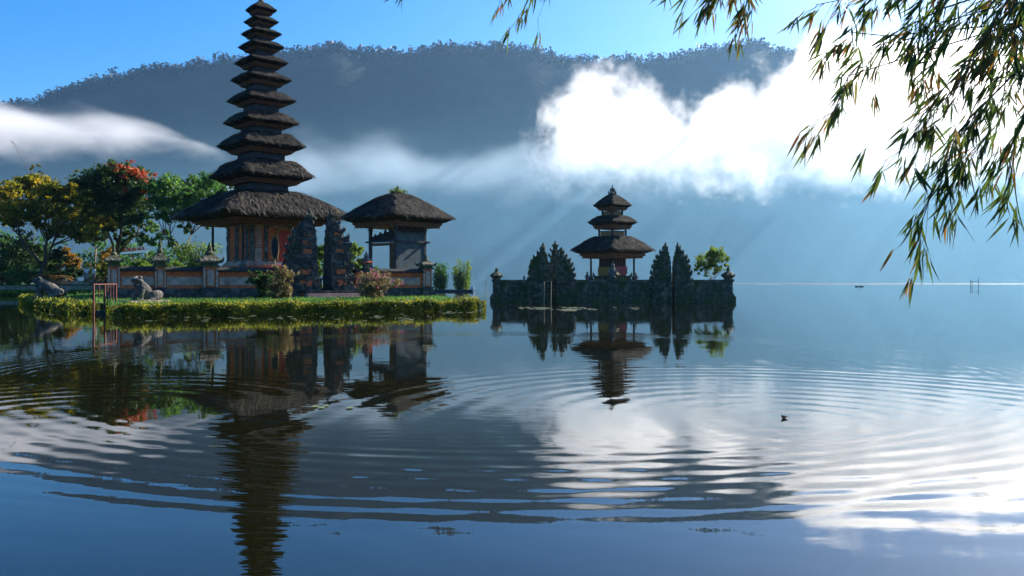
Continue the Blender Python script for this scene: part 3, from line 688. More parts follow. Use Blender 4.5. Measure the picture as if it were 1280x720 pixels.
def gate_half(parent, width, depth, height, side, mat, brick=None, z0=0.0, inset=.3):
    """one half of a split gate: flat on the inner side (x = 0), stepping back outwards on side (+1 right / -1 left)"""
    st = MB(); carve = 0 if not brick else 2
    hs = [0, .15, .29, .42, .54, .65, .75, .84, .92, 1.0]; ws = [1.0, 1.0, .98, .95, .90, .81, .66, .40, .18]; xs = [0, 0, 0, 0, 0, .02, .06, .14, .21]
    for i in range(len(ws)):
        za, zb = z0 + hs[i] * height, z0 + hs[i + 1] * height
        w_ = ws[i] * width; dp = depth * lerp(1, .4, i / 8); h = zb - za; x0 = side * xs[i] * width * inset; nv0 = len(st.v)
        st.box(side * w_ * .46, 0, za, w_ * .92, dp * .9, h * .62, jit=.015)
        st.box(side * w_ * .49, 0, za + h * .62, w_ * .98, dp * .96, h * .13); st.box(side * w_ * .52, 0, za + h * .75, w_ * 1.04, dp * 1.06, h * .14); st.box(side * w_ * .49, 0, za + h * .89, w_ * .98, dp * .9, h * .13)
        if brick and i < 7 and i != 3:
            st.cur = 1; st.box(side * w_ * .45, -dp * .45, za + h * .1, w_ * .42, .1, h * .46); st.box(side * w_ * .9, 0, za + h * .12, .12, dp * .4, h * .42); st.cur = 0
        st.cur = carve
        fs = min(h * .9, .34 * width)
        for sy in (-1, 1):
            for fx in (1.0, .62, .25):
                if fx < 1 and R.random() < .25: continue
                flame(st, (side * w_ * fx * .97, sy * dp * .47, zb - h * .2), fs * R.uniform(.5, .75), (side * (.35 if fx == 1 else 0), sy * .35, 0), .25)
        for sy in (-.3, .3): flame(st, (side * w_ * .95, sy * dp, zb - h * .2), fs * R.uniform(.5, .8), (side * .4, 0, 0), .25)
        for q in range(6):
            st.ell((side * w_ * R.uniform(.05, 1.0), -dp * .48, za + h * R.uniform(.0, 1)), (R.uniform(.05, .12) * width, .1, R.uniform(.04, .1) * width), nu=7, nv=5)
            if q < 4: st.ell((side * w_ * R.uniform(.9, 1.0), dp * R.uniform(-.5, .5), za + h * R.uniform(.0, 1)), (R.uniform(.05, .11) * width, .12, R.uniform(.05, .1) * width), nu=7, nv=5)
        st.cur = 0
        st.v[nv0:] = [(x + x0, y, z) for x, y, z in st.v[nv0:]]
    zt = z0 + height
    st.lathe([(width * .11, zt - .08), (width * .12, zt + height * .02), (width * .06, zt + height * .035), (width * .07, zt + height * .05), (.01, zt + height * .1)], side * width * (.09 + .205 * inset), 0, 7)
    st.build("stone_steps", [mat, brick, M_stone] if brick else [mat], parent)
x, y = wp(11.95); gl = thing("gate_half", "carved split gate half with orange insets, beside the main hall", "split gate", (x, y, 0), WA)
gate_half(gl, 1.85, 2.3, 5.5, -1, M_stone, M_brick, z0=.45)
x, y = wp(12.85); gr = thing("gate_half", "carved split gate half showing its dark flat inner face, beside the pavilion wall", "split gate", (x, y, 0), WA)
gate_half(gr, 1.5, 2.3, 5.6, 1, M_stone, M_brick, z0=.45)
x, y = wp(12.7, -1.9); st = thing("stairs", "low grey stone steps leading up to the split gate", "steps", (x, y, 0), WA)
for i in range(3):
    s_ = MB(); s_.box(0, .3 + .28 * i, .45, 3.6 - .1 * i, 1.5 - .4 * i, .22 + .2 * i); s_.build("step", M_plaster if i < 2 else M_stone, st)
x, y = wp(12.45, 1.6); lgate = thing("low_gate", "low dark slatted gate leaf with pale post in the gate opening", "gate", (x, y, 0), WA)
s_ = MB()
for i in range(6): s_.box(-.5 + i * .2, 0, .6, .07, .05, 1.3)
s_.box(0, .04, .8, 1.2, .04, .1); s_.box(0, .04, 1.75, 1.2, .04, .1); s_.build("leaf_panel", M_plank, lgate)
s_ = MB(); s_.box(.1, -.1, .5, .1, .1, 1.6); s_.build("pale_post", M_bamboo_pole, lgate)
# small brick urn on the pavilion wall
x, y = wp(15.6); ur = thing("stone_urn", "small orange brown stone urn standing on the wall left of the pavilion", "urn", (x, y, 2.5), WA)
u = MB(); u.lathe([(.34, 0), (.34, .1), (.22, .16), (.3, .3), (.42, .42), (.46, .5), (.3, .56), (.34, .62), (.2, .78), (.12, .86), (.15, .94), (.02, 1.2)], n=10); u.build("body", M_carved, ur)
u = MB(); u.lathe([(.43, .44), (.475, .47), (.475, .51), (.43, .53)], n=10); u.build("brick_rim", M_brick, ur)
# ------------------------------------------------------------------ main island ground, hedge, frogs, rail
ISL = [(-37.3, 65.5), (-23.0, 42.4), (-21.0, 43.2), (-19.7, 40.4), (-17.9, 38.0), (-2.2, 46.6), (-2.0, 48.0), (-4.2, 56), (-4.9, 61), (-8.5, 72), (-12, 85), (-44, 85)]
def slab(name, poly, z1, z0, mat):
    n = len(poly); m = MB(); m.add([(x, y, z1) for x, y in poly] + [(x, y, z0) for x, y in poly], [tuple(range(n))] + [(i, i + n, (i + 1) % n + n, (i + 1) % n) for i in range(n)])
    return structure(m.build(name, mat))
slab("island_ground", ISL, .5, -.6, M_grass)
def hedge(name, label, line, w, h0, h1, n_per_m, mat=L_hedge, lsize=.1):
    """clipped hedge along a polyline; the leaf shell covers a rough core"""
    m = MB(); L = 0
    segs = [(Vector((*a, 0)), Vector((*b, 0))) for a, b in zip(line, line[1:])]
    tot = sum((b - a).length for a, b in segs); acc = 0
    for a, b in segs:
        d = (b - a); ln = d.length; d.normalize(); nrm = Vector((d.y, -d.x, 0)); rz = math.atan2(d.y, d.x)
        c = (a + b) / 2; h = lerp(h0, h1, (acc + ln / 2) / tot)
        m.box(c.x, c.y, -.2, ln - .7, w * .62, h - .02, rz, 1, .85, .02)
        for i in range(int(ln * n_per_m)):
            t = R.random(); p = a + d * ln * t; hh = lerp(h0, h1, (acc + ln * t) / tot) * (1 + .26 * noise.noise(Vector((p.x * .9, p.y * .9, 0))) + .1 * noise.noise(Vector((p.x * 3.1, p.y * 3.1, 0))))
            wob = 1 + .4 * noise.noise(Vector((p.x * 1.3, p.y * 1.3, 4)))
            u = R.random()
            if u < .5:   # front
                q = p + nrm * (w * .5 * wob + R.gauss(0, .035)); z = hh * R.random() ** .85; q -= nrm * max(0, z / hh - .75) * w * .35
            elif u < .85:
                q = p + nrm * w * R.uniform(-.5, .5); z = hh + R.gauss(0, .03) + (R.uniform(.03, .16) if R.random() < .14 else 0)
            else:
                q = p - nrm * (w * .5 + R.gauss(0, .04)); z = hh * R.random()
            m.quad((q.x, q.y, z), lsize * R.uniform(.6, 1.5), .7)
        acc += ln
    for e in (segs[0][0], segs[-1][1]):
        for i in range(int(n_per_m * 1.2)):
            a = R.uniform(0, 2 * math.pi); z = R.random() * (h0 if e == segs[0][0] else h1); r_ = w * .5
            m.quad((e.x + math.cos(a) * r_, e.y + math.sin(a) * r_, z), lsize * R.uniform(.6, 1.5), .7)
    o = m.build(name, mat); return tag(o, label, "hedge")
hedge("hedge", "long low clipped hedge edging the island before the main tower", [(-18.0, 36.8), (-9, 42.1), (-2.1, 46.2)], 1.15, .53, .57, 1000)
hedge("hedge", "short green hedge running back past the left stone frog to the rusty rail", [(-38.5, 64.0), (-30, 51.5), (-21.8, 40.7)], 1.4, .54, .5, 520, lsize=.13)
def mossy(name, label, cat, pts_, n, size, mat, spread):
    m = MB()
    for i in range(n):
        c = R.choice(pts_); m.quad((c[0] + R.gauss(0, spread), c[1] + R.gauss(0, spread), c[2] + abs(R.gauss(0, spread * .35))), size * R.uniform(.6, 1.4))
    return stuff(m.build(name, mat), label, cat)
# rough grass on the island between hedge and wall
m = MB()
for i in range(9000):
    t = R.uniform(-1, 20.5); v = -R.random() ** .8 * 9.5 - .3
    x, y = wp(t, v)
    if y < 37.8 + (x + 17.9) * .6 or x > -3.4 - max(0, y - 48) * .2: continue
    m.leaf((x, y, .48), (R.gauss(0, .35), R.gauss(0, .35), 1), R.uniform(.12, .32), .04)
for i in range(3000):
    t = R.random(); x = lerp(-37, -21.5, t) + R.uniform(.5, 5); y = lerp(63, 41.5, t) + R.uniform(0, 4)
    m.leaf((x, y, .48), (R.gauss(0, .35), R.gauss(0, .35), 1), R.uniform(.12, .35), .05)
stuff(m.build("grass", L_mid), "rough grass on the island between the hedge and the wall", "grass")

def frog(label, loc, rz, sc, sit):
    """stone frog: facing local +X"""
    t = thing("frog_statue", label, "statue", loc, rz); m = MB()
    a = rad(sit)
    M3 = Matrix.Rotation(-a, 3, 'Y')
    m.ell((0, 0, .50), (.62, .40, .36), M3, 16, 10)
    hd = M3 @ Vector((.55, 0, .06)); hx, hz = hd.x, hd.z + .5
    m.ell((hx + .08, 0, hz + .05), (.32, .31, .19), Matrix.Rotation(-a * .35, 3, 'Y'), 14, 9)
    m.ell((hx + .02, 0, hz - .16), (.24, .25, .22), None, 12, 8)
    for s in (-1, 1):
        m.ell((hx + .02, s * .19, hz + .2), (.11, .1, .11), None, 10, 8)
        m.tube([(hx * .72, s * .26, hz * .72), (hx * .85 + .12, s * .36, .3), (hx * .85 + .08, s * .34, .06)], [.15, .11, .08], 10)
        m.ell((hx * .85 + .18, s * .37, .05), (.2, .13, .06), None, 10, 6)
        m.ell((-.42, s * .40, .30), (.40, .16, .27), Matrix.Rotation(rad(12), 3, 'Y'), 12, 8)
        m.tube([(-.62, s * .45, .25), (-.35, s * .5, .12), (-.05, s * .5, .06)], [.13, .1, .07], 10)
        m.ell((.12, s * .52, .045), (.24, .12, .055), None, 10, 6)
    b = m.build("body", M_frog, t, smooth=True); b.scale = (sc, sc, sc)
    md = b.modifiers.new("merge", 'REMESH'); md.mode = 'VOXEL'; md.voxel_size = .035; md.use_smooth_shade = True
    s_ = MB(); s_.ell((hx + .1, 0, hz + .015), (.315, .315, .012), Matrix.Rotation(-a * .35, 3, 'Y'), 16, 4)
    mo = s_.build("mouth_line", M_stone_moss, t); mo.scale = (sc, sc, sc)
    return t
frog("grey stone frog crouching low on the tip of the grassy bank at left", G(62, 52, .58), rad(196), 1.2, 33)
f2 = frog("pale stone frog sitting upright on a flat slab before the wall", G(180, 41.5, .62), rad(232), 1.02, 56)
s_ = MB(); s_.box(0, 0, -.1, 2.3, 1.5, .16, 0, .95, .95, .03); s_.build("slab", M_plaster, f2)
rl = thing("railing", "rusty red rail of thin posts standing at the water between the hedges", "railing", (0, 0, 0))
A, B, C = G(117, 38.6, 0), G(131, 40.0, 0), G(145, 41.5, 0)
for p, zb in ((A, -.4), (B, -.1), (C, .3)):
    m = MB(); m.box(p.x, p.y, zb, .075, .075, 1.55 - zb); m.build("post", M_rust, rl)
for k, z in enumerate((1.5, 1.0)):
    m = MB(); m.tube([A + Vector((0, 0, z)), B + Vector((0, 0, z + .005)), C + Vector((0, 0, z + .01))], .035, 5)
    if k == 0: m.build("handrail", M_rust, rl)
m = MB()
for t in (.25, .5, .75):
    q = B.lerp(C, t); m = MB(); m.box(q.x, q.y, .45, .035, .035, 1.05); m.build("bar", M_rust, rl)
q = A.lerp(B, .5); m = MB(); m.box(q.x, q.y, .9, .03, .03, .6); m.build("bar", M_rust, rl)
q = G(136, 40.4, 0); ld = thing("landing_step", "dark stone landing step at the water below the rusty rail", "step", (q.x, q.y, 0), rad(20))
m = MB(); m.box(0, 0, -.3, 1.1, 1.0, .48, jit=.02); m.build("block", M_stone, ld); m = MB(); m.box(.15, .3, .18, .8, .5, .16, jit=.02); m.build("slab", M_plaster, ld)

# ------------------------------------------------------------------ plants
def crown(mb, clumps, n_leaf, size, asp=.7, droop=0.0):
    """leaf faces gathered in small sprays that spill out of every clump (centre, radii)"""
    tot = sum(r[0] * r[1] * r[2] for c, r in clumps)
    for c, r in clumps:
        k = int(n_leaf * (r[0] * r[1] * r[2]) / tot) + 6
        ns = max(4, k // 26)
        sprays = [Vector((R.gauss(0, .58), R.gauss(0, .58), R.gauss(.05, .55))) for q in range(ns)]
        for i in range(k):
            sp = sprays[i % ns]; sg = .17
            d = sp + Vector((R.gauss(0, sg), R.gauss(0, sg), R.gauss(0, sg)))
            p = Vector(c) + Vector((d.x * r[0], d.y * r[1], d.z * r[2]))
            if droop: mb.leaf(p, (R.gauss(0, .5), R.gauss(0, .5), -droop + R.gauss(0, .5)), size * R.uniform(.7, 1.5), size * .35)
            else: mb.quad(p, size * R.uniform(.5, 1.4), asp)
def clumps_in(c, r, n, cr, flat=.6, lo=-1.0, hollow=.5):
    out = []
    for i in range(n):
        for q in range(40):
            d = Vector((R.uniform(-1, 1), R.uniform(-1, 1), R.uniform(lo, 1)))
            if hollow < d.length < 1.02: break
        s = cr * R.uniform(.65, 1.35)
        out.append((Vector(c) + Vector((d.x * r[0], d.y * r[1], d.z * r[2])), (s, s, s * flat)))
    return out
def limbs(mb, base, clumps, r0, fork=.35, n=5, bend=.25):
    """trunk that forks into limbs ending in the clumps"""
    base = Vector(base); cz = sum(c.z for c, r in clumps) / len(clumps); cx = sum(c.x for c, r in clumps) / len(clumps); cyy = sum(c.y for c, r in clumps) / len(clumps)
    H = cz - base.z; mid = Vector((lerp(base.x, cx, .45), lerp(base.y, cyy, .45), base.z + H * fork))
    mb.tube([base - Vector((0, 0, .3)), base + Vector((0, 0, .15)), base.lerp(mid, .5) + Vector((R.uniform(-1, 1) * bend, 0, 0)), mid], [r0 * 1.35, r0 * 1.05, r0 * .88, r0 * .8], 8)
    hubs = [(mid + Vector((R.uniform(-1, 1) * r0 * 5, R.uniform(-1, 1) * r0 * 5, H * R.uniform(.18, .38)))) for i in range(n)]
    for i, hb in enumerate(hubs):
        hb.x = lerp(hb.x, cx + (i / max(1, n - 1) - .5) * H * .9, .45)
        mb.tube([mid - Vector((0, 0, r0)), mid.lerp(hb, .5) + Vector((R.uniform(-.2, .2), R.uniform(-.2, .2), .1)), hb], [r0 * .62, r0 * .45, r0 * .36], 6)
    for c, r in clumps:
        hb = min(hubs, key=lambda q: (q - c).length)
        mb.tube([hb, hb.lerp(c, .55) + Vector((R.uniform(-.4, .4), R.uniform(-.4, .4), R.uniform(-.1, .35))), c], [r0 * .32, r0 * .18, r0 * .05], 4, False)
def tree(name, label, cat, base, clumps, leafmat, n, size, r0=.3, bark=None, fork=.35, group=None, extra=None, nh=5):
    t = thing(name, label, cat, (0, 0, 0), 0, group)
    base = Vector(base); t.location = base
    m = MB(); limbs(m, base, clumps, r0, fork, nh); m.transform(Matrix.Translation(-base)); m.build("trunk", bark or M_bark, t, smooth=True)
    m = MB(); crown(m, clumps, n, size); m.transform(Matrix.Translation(-base)); cr = m.build("crown", leafmat, t)
    if extra:
        m = MB(); crown(m, extra[0], extra[1], extra[2]); m.transform(Matrix.Translation(-base)); m.build(extra[4], extra[3], t)
    return t
def pcl(lst, Y, dy=2.0, flat=.75):
    """clumps given as (px, py, radius px) at distance Y"""
    return [(P(x, y, Y + R.uniform(-dy, dy)), (r * Y / 1000, r * Y / 1000, r * Y / 1000 * flat)) for x, y, r in lst]
# yellow-topped spreading tree
c1 = pcl([(8, 240, 14), (28, 234, 15), (48, 230, 14), (66, 238, 15), (84, 246, 15), (102, 254, 13), (-8, 256, 15), (14, 262, 15), (38, 256, 15), (60, 262, 15), (84, 268, 15), (106, 272, 15), (122, 276, 12), (20, 278, 11), (44, 276, 11), (74, 286, 13), (98, 290, 14), (116, 294, 12), (2, 272, 11), (90, 236, 8)], 106, 3, .62)
tree("broadleaf_tree", "wide spreading tree with yellowing top and several leaning trunks", "tree", G(50, 104, 1.6), c1, L_yellow, 26000, .42, .34, M_bark, .22, nh=6)
# tree with red blossom
c2 = pcl([(112, 232, 15), (130, 222, 16), (150, 214, 13), (164, 222, 15), (178, 236, 13), (102, 240, 10), (124, 246, 15), (146, 240, 16), (166, 250, 15), (182, 256, 9), (134, 264, 13), (156, 268, 14), (172, 276, 11), (142, 284, 10), (162, 292, 9), (176, 296, 7), (180, 268, 8), (152, 300, 7)], 112, 3, .8)
c2r = pcl([(150, 209, 9), (160, 212, 9), (168, 218, 9), (176, 224, 8), (183, 228, 6), (142, 208, 6), (128, 212, 4), (104, 222, 4), (172, 228, 6), (116, 217, 3)], 111, 2, .6)
tree("flame_tree", "tall dark green tree topped with red blossom", "tree", G(141, 111, 1.7), c2, L_dark, 22000, .42, .36, M_bark, .38, extra=([(c, (r[0] * 1.25, r[1] * 1.25, r[2] * 1.1)) for c, r in c2r] + pcl([(120, 220, 5), (136, 212, 6), (148, 224, 7), (166, 234, 8), (180, 240, 6), (110, 232, 4), (186, 250, 4), (156, 240, 5), (130, 232, 4)], 110.5, 1.5, .6), 2500, .34, L_red, "blossom"), nh=5)
# airy green tree behind the wall
c3 = pcl([(196, 236, 12), (212, 232, 13), (228, 240, 14), (246, 230, 13), (262, 226, 12), (276, 236, 12), (254, 244, 14), (236, 254, 14), (214, 252, 13), (196, 256, 12), (204, 270, 11), (226, 268, 12), (248, 262, 11), (270, 250, 11), (190, 284, 9), (206, 292, 8), (188, 302, 9), (216, 306, 8), (234, 286, 8), (258, 276, 8), (290, 246, 10), (284, 262, 9), (196, 320, 8), (232, 312, 7)], 108, 4, .8)
tree("feathery_tree", "light airy green tree rising behind the temple wall", "tree", G(222, 106, 1.6), c3, L_mid, 16000, .38, .22, M_bark, .3, nh=6)
# dark thicket at the left edge and other garden plants
def bush(name, label, cat, px, py_top, py_bot, wpx, Y, mat, n, size, z0, nc=14, droop=0.0, stems=True, group=None, extra=None):
    base = G(px, Y, z0); s = Y / 1000; h = (py_bot - py_top) * s; w_ = wpx * s / 2
    t = thing(name, label, cat, base, 0, group)
    cl = clumps_in((0, 0, h * .52), (w_ * .8, w_ * .7, h * .42), nc, min(w_, h) * .34, .85, -1, .25)
    m = MB(); crown(m, cl, n, size, .65, droop); m.build("foliage", mat, t)
    if extra:
        m = MB(); top = [q for q in cl if q[0].z > h * .5]; crown(m, [(c + Vector((R.gauss(0, .1), -.1, r[2] * .5)), (r[0] * .8, r[1] * .8, r[2] * .6)) for c, r in top], extra[1], extra[2]); m.build("blossom", extra[0], t)
    if stems:
        m = MB()
        for c, r in cl[:9]: m.tube([(R.gauss(0, w_ * .08), R.gauss(0, w_ * .08), -.2), (c.x * .4, c.y * .4, c.z * .5), c], [.035 + h * .008, .02 + h * .006, .01], 4, False)
        m.build("stem", M_bark, t)
    return t
bush("shrub", "dark green thicket at the garden edge under the yellow tree, far left", "shrub", 8, 292, 352, 100, 108, L_dark, 5500, .45, 1.5, 20)
bush("shrub", "dark round bush right behind the crouching left frog", "shrub", 36, 334, 356, 30, 101, L_dark, 1200, .3, 1.3, 8)
bush("shrub", "dark green bush below the yellow tree's right limbs", "shrub", 78, 312, 354, 34, 107, L_dark, 2600, .4, 1.5, 12)
bush("shrub", "orange and yellow leaved shrub standing left of the two visitors", "shrub", 88, 304, 350, 32, 112, L_orange, 2600, .38, 1.7, 12)
bush("shrub", "pale golden bush behind the thin bare trunks", "shrub", 128, 304, 346, 30, 128, L_orange, 1800, .4, 2.0, 10)
bush("shrub", "dark hedge-like bush behind the visitors", "shrub", 118, 328, 350, 56, 116, L_dark, 2200, .4, 1.8, 12)
bush("shrub", "yellow green bush behind the wall between two capped piers", "shrub", 172, 316, 344, 46, 90, L_bright, 2600, .3, 1.7, 12)
bush("shrub", "bright green bush below the airy tree beside the pagoda", "shrub", 222, 318, 344, 50, 92, L_bright, 2400, .3, 1.6, 12)
bush("shrub", "far green thicket closing the garden behind the flame tree", "shrub", 160, 304, 350, 130, 150, L_mid, 6000, .55, 1.8, 18)
bush("shrub", "distant pale green thicket at the back of the far left garden", "shrub", 20, 300, 350, 130, 160, L_mid, 4500, .6, 1.8, 18)
bush("shrub", "olive green rounded bush against the wall before the hall", "shrub", 329, 333, 374, 34, 47.8, L_dark, 3800, .15, .55, 12)
bush("shrub", "tan dry leaved bush beside the gate steps", "shrub", 352, 334, 374, 36, 46.6, L_tan, 4200, .12, .55, 14)
bush("flowering_bush", "tan bush with pink blossom before the pavilion wall", "shrub", 474, 341, 373, 62, 49.5, L_tan, 5200, .12, .55, 16, extra=(L_pink, 230, .1))
bush("shrub", "tall yellow green bush showing through the gate opening", "shrub", 398, 286, 352, 34, 82, L_bright, 4200, .3, .6, 16)
bush("shrub", "bright sunlit yellow green bush between gate and pavilion", "shrub", 440, 288, 348, 42, 80, L_bright, 5200, .3, .6, 18)
bush("shrub", "loose pale green bush seen through the pavilion window", "shrub", 470, 318, 350, 30, 86, L_bright, 900, .25, .6, 10)
bush("shrub", "dark leafy bush between the yellow tree trunk and the visitors", "shrub", 62, 308, 352, 44, 118, L_dark, 3200, .42, 1.8, 14)
bush("shrub", "olive yellow bush behind the wall end pier", "shrub", 142, 318, 346, 34, 106, L_yellow, 2200, .35, 1.7, 10)
bush("shrub", "low mid green bush in front of the dark thicket at far left", "shrub", 22, 338, 358, 40, 100.8, L_mid, 1800, .3, 1.2, 10)
# fan of yellow bamboo stems
bf = thing("bamboo_clump", "fan of arching yellow green bamboo stems beside the pagoda hall", "bamboo", G(246, 80, 1.0))
for k in range(11):
    a = lerp(-1, 1, k / 10); m = MB(); H = R.uniform(3.6, 5.2)
    pts = [(a * .3, R.uniform(-.2, .2), -.5), (a * .7, 0, H * .45), (a * 1.5, 0, H * .8), (a * 2.4, R.uniform(-.5, .5), H * (1 - .12 * abs(a)))]
    m.tube(pts, [.06, .05, .035, .01], 5, False); m.build("stem", M_bamboo_pole if k % 3 else M_gold, bf)
m = MB()
for k in range(1600):
    a = R.uniform(-1, 1); t = R.uniform(.25, 1); H = 4.6; m.leaf((a * 2.3 * t ** 1.6 + R.gauss(0, .18), R.gauss(0, .5), H * t * (1 - .1 * abs(a)) + R.gauss(0, .2)), (a * .7 + R.gauss(0, .5), R.gauss(0, .5), R.gauss(-.2, .6)), R.uniform(.3, .6), .1)
m.build("foliage", L_bright, bf)
def cycad(label, px, Y, z0, h, n, mat, wide=1.0):
    t = thing("palm_shrub", label, "palm", G(px, Y, z0)); m = MB(); st_ = MB()
    for k in range(n):
        a = 2 * math.pi * k / n + R.uniform(-.2, .2); L = h * R.uniform(.8, 1.15); up = R.uniform(.5, 1.1)
        pts = [Vector((0, 0, h * .25))]; d = Vector((math.cos(a) * wide, math.sin(a) * wide, up * 1.3)).normalized()
        for q in range(7):
            d = (d + Vector((0, 0, -.22))).normalized(); pts.append(pts[-1] + d * L / 7)
            sd = d.cross(Vector((0, 0, 1))).normalized()
            for s in (-1, 1): m.leaf(pts[-1], sd * s + d * .6 - Vector((0, 0, .2)), L * .34 * (1 - .08 * q), L * .06, (0, 0, 1)); m.leaf(pts[-1] - d * L / 14, sd * s + d * .6, L * .34, L * .06, (0, 0, 1))
        st_.tube(pts, h * .012, 3, False)
    st_.tube([(0, 0, -.2), (0, 0, h * .3)], [h * .08, h * .07], 7)
    m.build("fronds", mat, t); st_.build("stem", M_bark, t)
cycad("orange yellow arching palm shrub right behind the left frog", 66, 101.5, 1.3, 2.6, 18, L_orange)
cycad("pale yellow palm shrub on the garden edge at the far left", 3, 101.5, 1.3, 2.2, 16, L_yellow)
cycad("yellow orange palm shrub right of the visitors", 132, 101.5, 1.3, 2.3, 18, L_orange)
cycad("small bright palm shrub below the yellow tree trunk", 62, 104, 1.9, 2.2, 14, L_bright)
tree("slender_tree", "thin pale trunk with sparse leaves right of the visitors", "tree", G(119, 118, 1.8), pcl([(121, 296, 8), (116, 300, 7), (126, 292, 6)], 118, 1), L_mid, 500, .4, .13, M_bark_pale, .75, nh=2)
tree("slender_tree", "thin dead pole tree with tiny crown sticking above the yellow tree", "tree", G(44, 120, 1.8), pcl([(42, 209, 4), (48, 207, 3)], 120, .3), L_yellow, 90, .35, .06, M_bark_pale, .85, nh=1)
# garden behind the inlet
slab("garden_ground", [(-130, 100.3), (-52, 100.3), (-44, 96), (-30, 104), (-26, 112), (-24, 170), (-130, 170)], 1.35, -.6, M_grass)
rw = thing("retaining_wall", "long pale stone retaining wall at the garden water edge", "wall", (-90, 100, 0))
m = MB(); m.box(0, 0, -.4, 78, .5, 1.45, jit=.02); m.build("masonry", M_bank, rw); m = MB(); m.box(0, -.05, 1.05, 78, .7, .13); m.build("coping", M_bank, rw)
rw2 = thing("garden_path_kerb", "low brown stone kerb along the garden path under the visitors", "kerb", (G(105, 102, 1.35)))
m = MB(); m.box(0, 0, 0, 12, .4, .45, jit=.02); m.build("masonry", M_plaster, rw2)
# leafy water plants along the retaining wall
m = MB()
for i in range(5200):
    x = R.uniform(-66, -48.5) + (0 if R.random() < .7 else 3); g_ = noise.noise(Vector((x * .5, 1, 0)))
    if g_ < -.3: continue
    y = 98.6 + R.gauss(0, .45); m.leaf((x, y, R.uniform(0, .35)), (R.gauss(0, .5), R.gauss(0, .5), 1), R.uniform(.2, .6), R.uniform(.12, .3))
stuff(m.build("water_plants", L_bright), "bright green leafy plants growing in the water along the pale stone bank", "water plants")
# blue awning / shelter far in the garden
sh = thing("shelter", "long blue sheeted shelter with red and white edge far behind the wall", "shelter", G(166, 132, 2.0))
m = MB()
for x in (-2.2, 0, 2.2): m.tube([(x, 0, -.3), (x, 0, 4.3)], .06, 5)
m.build("post", M_wood, sh)
m = MB(); m.add([(-2.6, -1, 4.1), (2.6, -1, 4.5), (2.6, 1, 5.0), (-2.6, 1, 4.6), (-2.6, -1, 4.0), (2.6, -1, 4.4), (2.6, 1, 4.9), (-2.6, 1, 4.5)], [(0, 1, 2, 3), (7, 6, 5, 4), (0, 4, 5, 1), (1, 5, 6, 2), (2, 6, 7, 3), (3, 7, 4, 0)]); m.build("sheet", M_tarp, sh)
m = MB()
for i in range(12): m.box(-2.4 + i * .42, -1.05, 4.55 + i * .034, .38, .05, .45)
m.build("edge_flags", M_red, sh)
m = MB()
for i in range(6):
    m = MB(); m.box(-2.2 + i * .84, -1.09, 4.7 + i * .068, .3, .04, .22); m.build("white_flag", M_white, sh)

# ------------------------------------------------------------------ visitors
def skin(name, verts, edges, radii, mat, parent, root=0):
    me = bpy.data.meshes.new(name); me.from_pydata([tuple(v) for v in verts], edges, []); me.update()
    o = bpy.data.objects.new(name, me); scene.collection.objects.link(o); o.parent = parent; me.materials.append(mat)
    md = o.modifiers.new("skin", 'SKIN')
    ly = me.skin_vertices[0] if me.skin_vertices else None
    if ly is None:
        bmm = bmesh.new(); bmm.from_mesh(me); bmm.verts.layers.skin.verify(); bmm.to_mesh(me); bmm.free(); ly = me.skin_vertices[0]
    for d, r in zip(ly.data, radii): d.radius = (r, r) if not isinstance(r, tuple) else r
    ly.data[root].use_root = True
    sb = o.modifiers.new("smooth", 'SUBSURF'); sb.levels = 1; sb.render_levels = 2
    md.use_smooth_shade = True
    return o
def person(label, loc, rz, arm_l, arm_r, sc=1.0, skirt=False):
    t = thing("person", label, "person", loc, rz); t.scale = (sc, sc, sc)
    V = [(0, 0, .95), (0, 0, 1.15), (0, 0, 1.38), (0, 0, 1.5), (0, -.02, 1.63), (0, -.01, 1.74), (.1, 0, .9), (.11, -.02, .5), (.11, .02, .08), (.11, -.14, .04), (-.1, 0, .9), (-.11, .03, .5), (-.11, .05, .08), (-.11, -.1, .04), (.19, 0, 1.4), *arm_r, (-.19, 0, 1.4), *arm_l]
    E = [(0, 1), (1, 2), (2, 3), (3, 4), (4, 5), (0, 6), (6, 7), (7, 8), (8, 9), (0, 10), (10, 11), (11, 12), (12, 13), (2, 14), (14, 15), (15, 16), (16, 17), (2, 18), (18, 19), (19, 20), (20, 21)]
    r = [(.15, .1), (.14, .095), (.15, .1), .06, .095, .075, .085, .058, .042, .04, .085, .058, .042, .04, .06, .045, .035, .03, .06, .045, .035, .03]
    skin("body", V, E, r, M_skin, t)
    V2 = [(0, 0, .9), (0, 0, 1.15), (0, 0, 1.4), (.2, 0, 1.41), tuple(lerp(a, b, .75) for a, b in zip((.19, 0, 1.4), arm_r[0])), (-.2, 0, 1.41), tuple(lerp(a, b, .75) for a, b in zip((-.19, 0, 1.4), arm_l[0]))]
    skin("shirt", V2, [(0, 1), (1, 2), (2, 3), (3, 4), (2, 5), (5, 6)], [(.185, .13), (.175, .125), (.185, .125), .085, .068, .085, .068], M_white, t)
    if skirt:
        m = MB(); m.lathe([(.17, .95), (.2, .8), (.22, .5), (.24, .15), (.2, .15)], n=14); m.build("sarong", M_trouser, t, smooth=True)
    else:
        skin("trousers", [(0, 0, .93), (.1, 0, .88), (.11, -.02, .5), (.11, .02, .14), (-.1, 0, .88), (-.11, .03, .5), (-.11, .05, .14)], [(0, 1), (1, 2), (2, 3), (0, 4), (4, 5), (5, 6)], [(.165, .12), .105, .08, .07, .105, .08, .07], M_trouser, t)
    m = MB(); m.ell((0, .03, 1.72), (.11, .12, .115), None, 12, 8); m.build("hair", M_hair, t, smooth=True)
    return t
dn = [(-.25, .02, 1.13), (-.24, -.06, .9), (-.24, -.08, .82)]; dnr = [(.25, .02, 1.13), (.24, -.06, .9), (.24, -.08, .82)]
